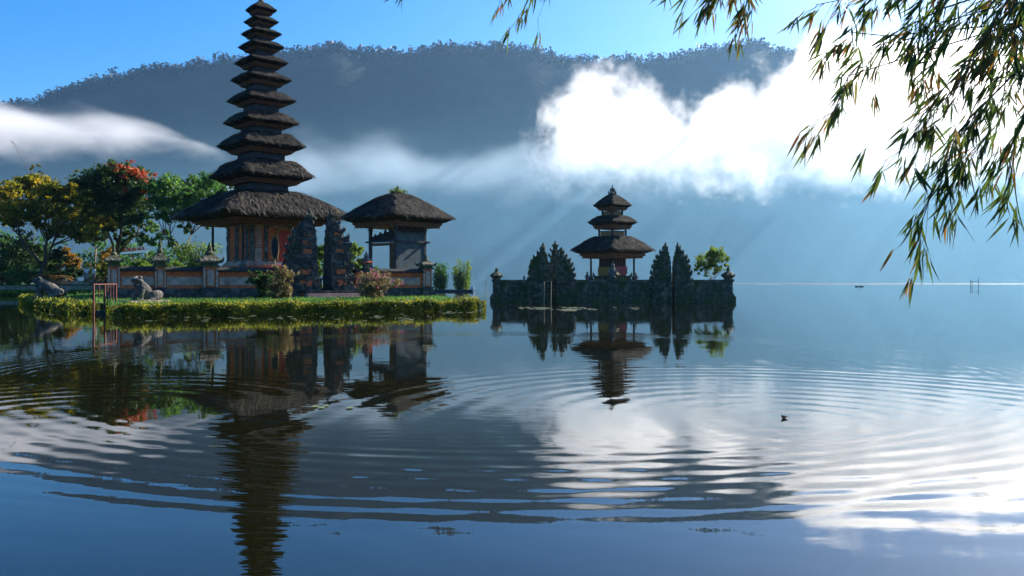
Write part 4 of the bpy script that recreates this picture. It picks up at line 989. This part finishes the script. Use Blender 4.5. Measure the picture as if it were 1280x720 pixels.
person("standing visitor in white shirt and long mauve sarong, the taller of the pair", G(108, 101.6, 1.62), rad(15), dn, dnr, 1.22, True)
person("standing visitor in white shirt with one arm raised towards a companion", G(117.5, 101.9, 1.62), rad(-25), [(-.36, -.1, 1.35), (-.45, -.25, 1.48), (-.48, -.3, 1.54)], dnr, 1.12)

# ------------------------------------------------------------------ temple on the water
slab("temple_islet", [(-1.2, 67.2), (18.2, 67.2), (18.2, 87), (-1.2, 87)], .9, -.6, M_stone_moss)
def islet_wall(x0, x1, y0, y1, label, h=1.82):
    cx, cyy = (x0 + x1) / 2, (y0 + y1) / 2; L = math.hypot(x1 - x0, y1 - y0); a = math.atan2(y1 - y0, x1 - x0)
    w_ = thing("islet_wall", label, "wall", (cx, cyy, 0), a)
    b = MB(); b.box(0, -.06, -.5, L, .85, .72); b.box(0, -.02, .22, L, .62, .14); b.build("base", M_stone_moss, w_)
    b = MB(); b.box(0, 0, .36, L, .46, h - .82)
    for i in range(int(L / .6)): b.box(-L / 2 + (i + .5) * .6, -.24, .42, .5, .05, h - 1.0, jit=.015)
    b.build("body", M_stone_moss, w_)
    c = MB(); c.box(0, 0, h - .46, L, .6, .14); c.box(0, 0, h - .32, L, .72, .15); c.box(0, 0, h - .17, L, .62, .17, ty=.6); 
    for i in range(int(L * 5)): c.quad((R.uniform(-L / 2, L / 2), R.uniform(-.35, .35), h - R.uniform(0, .12)), R.uniform(.08, .2))
    c.build("coping", M_stone_moss, w_)
FY = 67.0
islet_wall(-1.0, 1.3, FY, FY, "short mossy islet wall between the outer pier and the triple spired gate")
islet_wall(5.4, 8.2, FY, FY, "mossy islet wall left of the centre pier")
islet_wall(8.85, 11.6, FY, FY, "mossy islet wall right of the centre pier")
islet_wall(14.8, 17.8, FY, FY, "mossy islet wall below the yellow green tree")
islet_wall(-1.2, -1.2, 86.5, 67.5, "side wall of the islet running back on the garden side")
islet_wall(18.15, 18.15, 67.5, 86.5, "side wall of the islet running back on the open lake side")
islet_wall(-1.0, 18, 87, 87, "rear wall of the islet behind the three tier shrine")
def islet_pier(x, y, label, w0=.6, top=3.0):
    p = thing("islet_pier", label, "pier", (x, y, 0))
    b = MB(); b.box(0, 0, -.5, w0 * 1.7, w0 * 1.7, .95); b.box(0, 0, .45, w0 * 1.35, w0 * 1.35, .2); b.box(0, 0, .65, w0, w0, 1.0); b.box(0, 0, 1.65, w0 * 1.3, w0 * 1.3, .2); b.build("shaft", M_stone_moss, p)
    c = MB(); k = (top - 1.85) / 1.15
    c.lathe([(w0 * .55, 1.85), (w0 * .6, 1.85 + .12 * k), (w0 * .9, 1.85 + .28 * k), (w0 * 1.0, 1.85 + .36 * k), (w0 * .85, 1.85 + .44 * k), (w0 * .5, 1.85 + .62 * k), (w0 * .25, 1.85 + .72 * k), (w0 * .2, 1.85 + .82 * k), (w0 * .26, 1.85 + .9 * k), (.02, 1.85 + 1.15 * k)], n=8)
    for a in range(4): flame(c, (w0 * .8 * math.cos(a * math.pi / 2 + .78), w0 * .8 * math.sin(a * math.pi / 2 + .78), 1.85 + .32 * k), .2, (math.cos(a * math.pi / 2 + .78), math.sin(a * math.pi / 2 + .78), 0), .5)
    c.build("cap", M_stone_moss, p)
islet_pier(-1.3, FY, "mossy capped pier at the islet corner nearest the main temple", .62, 2.85)
islet_pier(18.1, FY, "mossy capped pier at the islet corner on the open lake side", .62, 2.95)
islet_pier(8.52, FY - .1, "mossy pier with a small crouched figure before the three tier shrine", .6, 3.0)
def islet_half(x, y, w_, d_, h, side, label, z0=-.1, rz=0):
    g_ = thing("gate_half", label, "split gate", (x, y, 0), rz); gate_half(g_, w_, d_, h, side, M_stone_moss, None, z0=z0, inset=.8)
    b = MB(); b.box(side * w_ * .5, 0, -.5, w_ * 1.05, d_ * 1.05, .55); b.build("footing", M_stone_moss, g_)
islet_half(3.05, FY, 1.75, 1.6, 4.6, -1, "broad mossy gate half on the garden side of the twin bamboo poles")
islet_half(3.75, FY + .1, 1.6, 1.6, 4.3, 1, "mossy gate half on the shrine side of the twin bamboo poles")
islet_half(13.25, FY, 1.6, 1.5, 4.65, -1, "slim mossy gate half next to the shrine, narrow gap to its twin")
islet_half(13.5, FY, 1.5, 1.5, 4.65, 1, "slim mossy gate half nearest the yellow green tree")
rear = thing("stepped_spire", "mossy stepped stone spire rising between the two halves of the left islet gate", "spire", (.054 * 84, 84, 0))
st = MB(); orn = st
for i, (w_, za, zb) in enumerate(((2.0, .4, 1.8), (1.8, 1.8, 2.9), (1.5, 2.9, 3.7), (1.15, 3.7, 4.4), (.85, 4.4, 5.0), (.5, 5.0, 5.45))):
    st.box(0, 0, za, w_ * .9, w_ * .9, zb - za - .15); st.box(0, 0, zb - .15, w_ * 1.05, w_ * 1.05, .15)
    for sx in (-1, 0, 1):
        for sy in (-1, 1): flame(orn, (sx * w_ * .5, sy * w_ * .5, zb - .05), .3 * w_ ** .5, (sx * .6, sy * .5, 0), .4)
st.lathe([(.2, 5.45), (.24, 5.6), (.1, 5.7), (.12, 5.78), (.02, 6.05)], n=8)
st.build("stone_steps", M_stone_moss, rear)
for px, lab in ((680, "pale bamboo pole standing in the water before the left islet gate, farther from the shrine"), (688.5, "pale bamboo pole standing in the water before the left islet gate, nearer the shrine")):
    q = G(px, 64.5, 0); o = MB().tube([(0, 0, -.5), (.03, 0, 1.7)], .04, 6).build("bamboo_pole", M_bamboo_pole, loc=q); tag(o, lab, "pole")
lf_ = thing("gate_leaf", "low mossy plank leaf closing the left islet gate behind the poles", "gate", (3.4, FY + .55, 0))
b = MB()
for i in range(5): b.box(-.42 + i * .21, 0, .1, .19, .08, 1.75 + .06 * (i % 2))
b.build("planks", M_stone_moss, lf_); 
for z in (.7, 1.45): b = MB(); b.box(0, -.06, z, 1.05, .05, .1); b.build("rail", M_wood_dark, lf_)
# three-tier shrine
SH = rad(38); SX, SY = G(765.5, 77, 0).x, 77.0
def sz(py): return CAM_H + (353 - py) * .077
shr = thing("shrine", "small shrine with three black thatched roofs above yellow and pink cloths", "pagoda", (SX, SY, 0), SH)
def shw(px): return px * .077 / 2 / 1.405 / .945
for i, (wpx, tip, top, low, bw) in enumerate([(102.5, 313, 295.5, 323, 31), (61, 278, 269.5, 286.5, 23), (48, 257, 243, 263, 0)]):
    ro = shw(wpx); last = i == 2; ri = shw(bw) * 1.35 if not last else .2
    zt, zT, zl = sz(tip), sz(top), sz(low); zf = lerp(zt, zl, .45)
    add_roof(shr, ro, ri, zt, zT, zf, ro * .8, 500 + i, closed=last, bulge=1.35, tufts=int(500 + 260 * ro), n=80, amp=1.0)
    f = MB(); eave_frame(f, ro * .75, zl, zf + .02, 2, .92); f.build("eave_frame", M_wood, shr)
    if not last:
        hb = shw(bw); zn = sz([286.5, 263][i]); zp = lerp(zT, zn, .62)
        b = MB(); b.box(0, 0, lerp(zt, zT, .4), 2 * hb * .9, 2 * hb * .9, zp - lerp(zt, zT, .4))
        for k in range(5):
            f_ = (k + .5) / 5 * 2 - 1
            b.box(f_ * hb * .85, -hb * .92, zT, .14, .05, zp - zT - .03); b.box(-hb * .92, f_ * hb * .85, zT, .05, .14, zp - zT - .03)
        b.build("tier_panel", M_gold, shr)
        b = MB()
        for sx in (-1, 1):
            for sy in (-1, 1): b.box(sx * hb, sy * hb, zT - .2, .13, .13, zn - zT + .3)
        b.box(0, 0, zp, 2 * hb + .05, 2 * hb + .05, .06); b.build("tier_posts", M_wood_dark, shr)
f = MB(); zt = sz(243); f.lathe([(.3, zt - .15), (.34, zt + .05), (.2, zt + .12), (.16, zt + .5), (.05, zt + .7), (.02, zt + .95)], n=8)
for k in range(5):
    a = k * 1.257; flame(f, (.24 * math.cos(a), .24 * math.sin(a), zt), .34, (math.cos(a) * .8, math.sin(a) * .8, 0), .4); flame(f, (.12 * math.cos(a + .6), .12 * math.sin(a + .6), zt + .3), .3, (math.cos(a + .6) * .8, math.sin(a + .6) * .8, 0), .4)
f.build("finial", M_stone_moss, shr)
b = MB(); b.box(0, 0, .8, 3.0, 3.0, 1.1); b.box(0, 0, 1.9, 2.5, 2.5, .22); b.box(0, 0, 2.12, 2.7, 2.7, .12)
for sx in (-1, 1):
    for sy in (-1, 1): flame(b, (sx * 1.2, sy * 1.2, 2.2), .4, (sx * .5, sy * .5, 0), .4)
b.build("plinth", M_stone_moss, shr)
hb = shw(34); b = MB(); b.box(0, 0, 2.24, 2 * hb * .92, 2 * hb * .92, sz(322) - 2.24); b.build("cella", M_wood, shr)
b = MB()
for k in range(4):
    f_ = (k + .5) / 4 * 2 - 1
    for sx, sy in ((f_ * hb * .8, -hb * .94), (-hb * .94, f_ * hb * .8)): b.box(sx, sy, sz(334), .22 if sy < -hb * .9 else .05, .05 if sy < -hb * .9 else .22, sz(323) - sz(334))
b.build("carved_panel", M_wood_dark, shr)
b = MB(); b.box(-hb - .04, 0, sz(344), .06, 2 * hb * .92, sz(334) - sz(344)); b.build("yellow_cloth", M_cloth_y, shr)
b = MB(); b.box(.05, -hb - .04, sz(343), 2 * hb * .9, .06, sz(333) - sz(343)); b.build("pink_cloth", M_cloth_p, shr)
for sx in (-1, 1):
    for sy in (-1, 1):
        p = MB(); h = 54 * .077 / 2 / 1.405 * .98; p.lathe([(.11, .85), (.1, sz(322))], sx * h, sy * h, 8); p.box(sx * h, sy * h, 1.8, .3, .3, .35); p.build("post", M_wood_dark, shr)
def figure(label, px, Y, z0, h):
    t = thing("guardian_statue", label, "statue", G(px, Y, z0)); m = MB()
    m.lathe([(h * .22, 0), (h * .22, h * .15), (h * .17, h * .17), (h * .2, h * .3), (h * .19, h * .5), (h * .14, h * .62), (h * .08, h * .66)], n=8)
    m.ell((0, 0, h * .76), (h * .12, h * .12, h * .13)); m.lathe([(h * .13, h * .83), (h * .08, h * .9), (h * .01, h * 1.05)], n=7)
    for s in (-1, 1): m.tube([(s * h * .16, 0, h * .58), (s * h * .26, -h * .05, h * .42), (s * h * .14, -h * .18, h * .4)], [h * .06, h * .05, h * .04], 6)
    m.build("body", M_carved, t)
figure("small reddish guardian figure left of the shrine, by its thin post", 734, 73, 1.75, .85)
figure("small guardian figure right of the shrine, by its thin post", 795, 73, 1.75, .75)
figure("tiny crouched figure on the wall between corner pier and gate", 655, FY, 1.8, .4)
figure("crouched figure on top of the centre pier in front of the shrine", 766, FY - .6, 1.9, 1.4)
# tree on the islet
c4 = pcl([(878, 326, 8), (888, 320, 9), (898, 318, 8), (906, 324, 6), (874, 334, 7), (884, 332, 8), (896, 330, 8), (905, 334, 5), (880, 341, 5), (893, 340, 5)], 70.5, .9, .85)
tree("small_tree", "rounded yellow green tree with many thin stems on the islet", "tree", G(890, 70.5, .9), c4, L_bright, 4200, .17, .06, M_bark_pale, .28, nh=7)

# ------------------------------------------------------------------ far things on the lake
rf = thing("pontoon", "low dark planked pontoon with a white end box beyond the hedge", "pontoon", G(566, 140, 0))
m = MB(); m.box(0, 0, .05, 7.4, 2.4, .3); m.box(0, 0, -.25, 6.6, 2.0, .3); m.build("deck", M_plank, rf); m = MB(); m.box(3.4, -.6, .36, .7, .6, .55); m.build("white_box", M_white, rf)
def reed_tree(label, px, wpx, top, Y, mat):
    t = thing("columnar_tree", label, "tree", G(px, Y, .1)); s = Y / 1000; H = (361 - top) * s; w_ = wpx * s / 2; m = MB(); st_ = MB()
    for k in range(26):
        a = R.uniform(-1, 1); b_ = R.uniform(-1, 1); h = H * (1 - .25 * abs(a) ** 2) * R.uniform(.5, 1.12)
        st_.tube([(a * w_ * .5, b_ * w_ * .5, -.2), (a * w_ * .8, b_ * w_ * .8, h)], [.05, .012], 3, False)
        for q in range(95):
            z = h * R.uniform(.06, 1); m.leaf((a * w_ * lerp(.55, .95, z / H) + R.gauss(0, .26), b_ * w_ * .6 + R.gauss(0, .22), z), (R.gauss(0, .4), R.gauss(0, .4), 1), R.uniform(.25, .6), .12)
    m.build("foliage", mat, t); st_.build("stem", M_bark, t)
reed_tree("dense green columnar bush clump next to the pavilion pier on the far pontoon", 551, 22, 325, 140, L_mid)
reed_tree("dense yellow green columnar bush clump at the white box of the far pontoon", 578, 26, 325, 141, L_bright)
o = MB().tube([(0, 0, -.6), (.02, 0, 1.95)], .05, 6).build("mooring_stake", M_bamboo_pole, loc=G(607.5, 122, 0)); tag(o, "single thin stake in the open water between the two temples", "stake")
ff = thing("fishing_frame", "small dark frame of thin poles far out on the lake", "frame", G(1218, 300, 0))
m = MB()
for x, h in ((-1.4, 2.7), (-.9, 1.9), (1.5, 3.3)):
    m = MB(); m.tube([(x, 0, -.8), (x + .05, 0, h)], .09, 5); m.build("pole", M_wood_dark, ff)
m = MB(); m.tube([(-1.6, -.1, 1.9), (1.7, -.1, 2.0)], .07, 5); m.build("crossbar", M_wood_dark, ff)
bt = thing("canoe", "tiny low dark canoe far out on the lake", "boat", G(1074, 290, 0))
m = MB(); n_ = 9
for i in range(n_):
    f_ = i / (n_ - 1) * 2 - 1; wd = .35 * (1 - f_ * f_) ** .6 + .01; z = .22 + .18 * f_ * f_
    m.v += [(f_ * 1.5, -wd, z), (f_ * 1.5, 0, -.12 + .12 * f_ * f_), (f_ * 1.5, wd, z)]
for i in range(n_ - 1):
    for k in range(2): m.f.append((i * 3 + k, i * 3 + k + 1, (i + 1) * 3 + k + 1, (i + 1) * 3 + k))
m.build("hull", M_wood_dark, bt); m = MB(); m.tube([(.3, 0, 0), (.35, 0, 1.1)], .05, 5); m.build("pole", M_wood_dark, bt)
# bird on the water
bd_ = thing("waterbird", "small dark bird floating in the middle of the ripples", "bird", G(980, 9.41, 0), rad(195)); bd_.scale = (.8, .8, .8)
m = MB(); m.ell((0, 0, .022), (.042, .022, .022)); m.ell((.036, 0, .040), (.014, .012, .013)); m.tube([(.028, 0, .028), (.035, 0, .042)], .009, 6); m.tube([(.046, 0, .044), (.058, 0, .042)], [.005, .002], 5); m.tube([(-.035, 0, .022), (-.062, 0, .020)], [.013, .005], 6)
b = m.build("body", M_bird, bd_, smooth=True); md = b.modifiers.new("merge", 'REMESH'); md.mode = 'VOXEL'; md.voxel_size = .0028; md.use_smooth_shade = True
# floating leaves
def pad(px, py, r, label):
    Y = 1600 / (py - 353); m = MB(); n_ = 14
    pts = [(0, 0, 0)] + [(r * (1 + .08 * R.uniform(-1, 1)) * math.cos(t), r * math.sin(t), .004 * R.random()) for t in [(.25 + 5.8 * i / (n_ - 1)) for i in range(n_)]]
    m.add(pts, [(0, i, i + 1) for i in range(1, n_)])
    m.add([(x, y, z - .006) for x, y, z in pts], [(0, i + 1, i) for i in range(1, n_)])
    o = m.build("lily_pad", L_lily, loc=G(px, Y, .012)); o.rotation_euler.z = R.uniform(0, 6); tag(o, label, "lily pad", "lily pads afloat on the lake")
pad(394, 509, .05, "larger lily pad of the group of three floating below the pagoda's reflection"); pad(402, 510.5, .045, "middle lily pad of the group of three floating below the pagoda"); pad(408, 508, .035, "smallest lily pad of the group of three floating below the pagoda"); pad(437, 510.5, .045, "lone lily pad floating right of the group of three")
m = MB()
def weed(px0, px1, py0, py1, n):
    for i in range(n):
        px, py = R.uniform(px0, px1), R.uniform(py0, py1)
        if noise.noise(Vector((px / 22, py / 3, 2))) < -.05: continue
        Y = 1600 / (py - 353); p = G(px, Y, .012 + R.random() * .01); r = R.uniform(.05, .16); a = R.uniform(0, 6)
        m.add([(p.x + r * math.cos(a + k * 1.257), p.y + r * 1.2 * math.sin(a + k * 1.257), p.z) for k in range(5)], [(0, 1, 2, 3, 4)])
weed(645, 750, 384, 389, 420); weed(150, 600, 391, 402, 170); weed(545, 612, 368, 373, 900); weed(60, 140, 384, 396, 60); weed(760, 800, 384, 387, 50); weed(540, 610, 376, 392, 160)
stuff(m.build("floating_weed", L_weed), "pale floating weed scattered on the water near hedge and islet", "water weed")

# ------------------------------------------------------------------ overhanging bamboo
def bamboo(label, Y0, branches, rng, culm_root, leaf_len=.128, density=1.0):
    """a bamboo culm rooted on the near bank whose drooping branches carry fans of narrow leaves.
    branches: list of (points [(px,py,Y)...], radius, leaves density, spread)"""
    t = thing("bamboo", label, "bamboo"); rg = random.Random(rng)
    start = [P(*b[0][0]) for b in branches]
    top = sum(start, Vector()) / len(start)
    root = Vector(culm_root)
    c = MB(); mid = root.lerp(top, .5) + Vector((.5, 0, 2.3)); pts = []
    for i in range(15):
        f_ = i / 14; pts.append(root * (1 - f_) ** 2 + mid * 2 * f_ * (1 - f_) + top * f_ * f_)
    c.tube(pts, [lerp(.035, .012, i / 14) for i in range(15)], 8)
    for i in range(1, 14): c.tube([pts[i] - (pts[i + 1] - pts[i]) * .02, pts[i] + (pts[i + 1] - pts[i]) * .02], lerp(.040, .016, i / 14), 8)
    c.build("culm", M_bark, t, smooth=True)
    lf = MB()
    def fan(p, d, k, L):
        for i in range(k):
            dd = Vector((d.x * .8 + rg.gauss(-.12, .34), d.y * .6 + rg.gauss(0, .4), d.z * .6 - .72 + rg.gauss(0, .26)))
            l_ = L * rg.uniform(.6, 1.25); lf.leaf(p + Vector((rg.gauss(0, .008), rg.gauss(0, .008), rg.gauss(0, .008))), dd, l_, l_ * rg.uniform(.07, .105), nrm=(rg.gauss(0, .8), -1 + rg.gauss(0, .6), rg.gauss(0, .6)), bend=rg.uniform(-.35, .35))
    for pts_, r, den, spr in branches:
        bm_ = MB(); q = [P(*a) for a in pts_]
        bm_.tube([top] + q if (q[0] - top).length > .02 else q, [r * 1.4] + [lerp(r, r * .3, i / max(1, len(q) - 1)) for i in range(len(q))] if (q[0] - top).length > .02 else [lerp(r, r * .3, i / max(1, len(q) - 1)) for i in range(len(q))], 5, False)
        for a, b in zip(q, q[1:]):
            L = (b - a).length; d = (b - a).normalized(); n_ = max(1, int(L * den * density / .0195))
            for i in range(n_):
                p = a.lerp(b, (i + rg.random()) / n_)
                tw = Vector((d.x * .6 + rg.gauss(-.25, .5) * spr, d.y + rg.gauss(0, .6) * spr, d.z * .6 - .35 + rg.gauss(0, .45) * spr)).normalized()
                tl = rg.uniform(.04, .24) * spr
                e = p + tw * tl + Vector((0, 0, -.25 * tl)); bm_.tube([p, p.lerp(e, .55) + Vector((0, 0, .02 * tl)), e], [.0016, .0013, .0007], 3, False)
                if rg.random() < .86: fan(e, (e - p).normalized(), rg.randint(3, 8), leaf_len)
                if rg.random() < .4: fan(p.lerp(e, .6), tw, rg.randint(1, 3), leaf_len * .85)
        bm_.build("branch", M_bark, t)
    lf.build("leaves", L_bamboo, t)
    return t
main = [
 ([(1330, -70, 4.0), (1190, -30, 3.9), (1090, -8, 3.9), (1020, 6, 3.9)], .006, .85, 1.0),
 ([(1330, -40, 3.8), (1180, 10, 3.8), (1110, 45, 3.8), (1060, 95, 3.8)], .006, .8, .8),
 ([(1110, 45, 3.8), (1060, 40, 3.8), (1030, 60, 3.8)], .003, .6, .5),
 ([(1060, 95, 3.8), (1042, 140, 3.8), (1020, 150, 3.8)], .003, .75, .5),
 ([(1335, 0, 3.6), (1240, 50, 3.6), (1180, 110, 3.6), (1130, 185, 3.6)], .006, .8, .8),
 ([(1335, 20, 3.9), (1270, 90, 3.9), (1210, 150, 3.9), (1165, 240, 3.9), (1150, 285, 3.9), (1160, 312, 3.9)], .006, .75, .75),
 ([(1210, 150, 3.9), (1190, 230, 3.9), (1195, 270, 3.9)], .003, .8, .7),
 ([(1340, 60, 3.5), (1285, 130, 3.5), (1262, 200, 3.5), (1272, 255, 3.5)], .005, .6, .6),
 ([(1330, -60, 3.4), (1260, 0, 3.4), (1215, 70, 3.4), (1195, 130, 3.4)], .006, .95, 1.0),
 ([(1330, -90, 3.7), (1220, -40, 3.7), (1150, 0, 3.7), (1148, 70, 3.7), (1162, 140, 3.7)], .005, .6, .6),
 ([(1340, -30, 4.1), (1290, 20, 4.1), (1260, 80, 4.1), (1250, 150, 4.1), (1215, 195, 4.1)], .006, .95, 1.0),
 ([(1330, -60, 3.6), (1280, -20, 3.6), (1240, 10, 3.6), (1170, 30, 3.6)], .006, 1.1, 1.0),
 ([(1345, 120, 4.0), (1300, 160, 4.0), (1240, 195, 4.0), (1220, 220, 4.0)], .004, .5, .6),
 ([(1130, 185, 3.6), (1100, 205, 3.6)], .002, .15, .4),
 ([(1180, 110, 3.6), (1110, 160, 3.6), (1050, 215, 3.6)], .002, .12, .35),
]
bamboo("large bamboo hanging its dark leafy branches over the right side of the lake", 3.8, main, 5, (4.4, 2.1, .1))
cen = [([(985, -95, 4.4), (930, -50, 4.4), (885, -25, 4.4), (850, -22, 4.4)], .004, .8, .7), ([(930, -50, 4.4), (900, -15, 4.4), (880, 4, 4.4)], .003, .9, .6), ([(930, -50, 4.4), (935, -8, 4.4), (938, 12, 4.4)], .003, .8, .55), ([(938, -5, 4.4), (922, 28, 4.4), (925, 42, 4.4)], .002, .7, .35)]
bamboo("short green bamboo spray hanging at the top edge over the mountain", 4.4, cen, 9, (6.2, 2.6, .1), .12)
lft = [([(760, -130, 4.6), (700, -70, 4.6), (665, -45, 4.6), (630, -20, 4.6), (622, 12, 4.6)], .003, .3, .35), ([(700, -70, 4.6), (678, -30, 4.6), (648, 22, 4.6), (638, 36, 4.6)], .002, .22, .25), ([(720, -80, 4.6), (692, -30, 4.6), (672, 25, 4.6)], .002, .18, .25), ([(640, -80, 4.6), (545, -45, 4.6), (508, -22, 4.6)], .002, .2, .3)]
bamboo("sparse bamboo twigs with a few brown leaves at the top centre edge", 4.6, lft, 13, (7.0, 3.0, .1), .12)
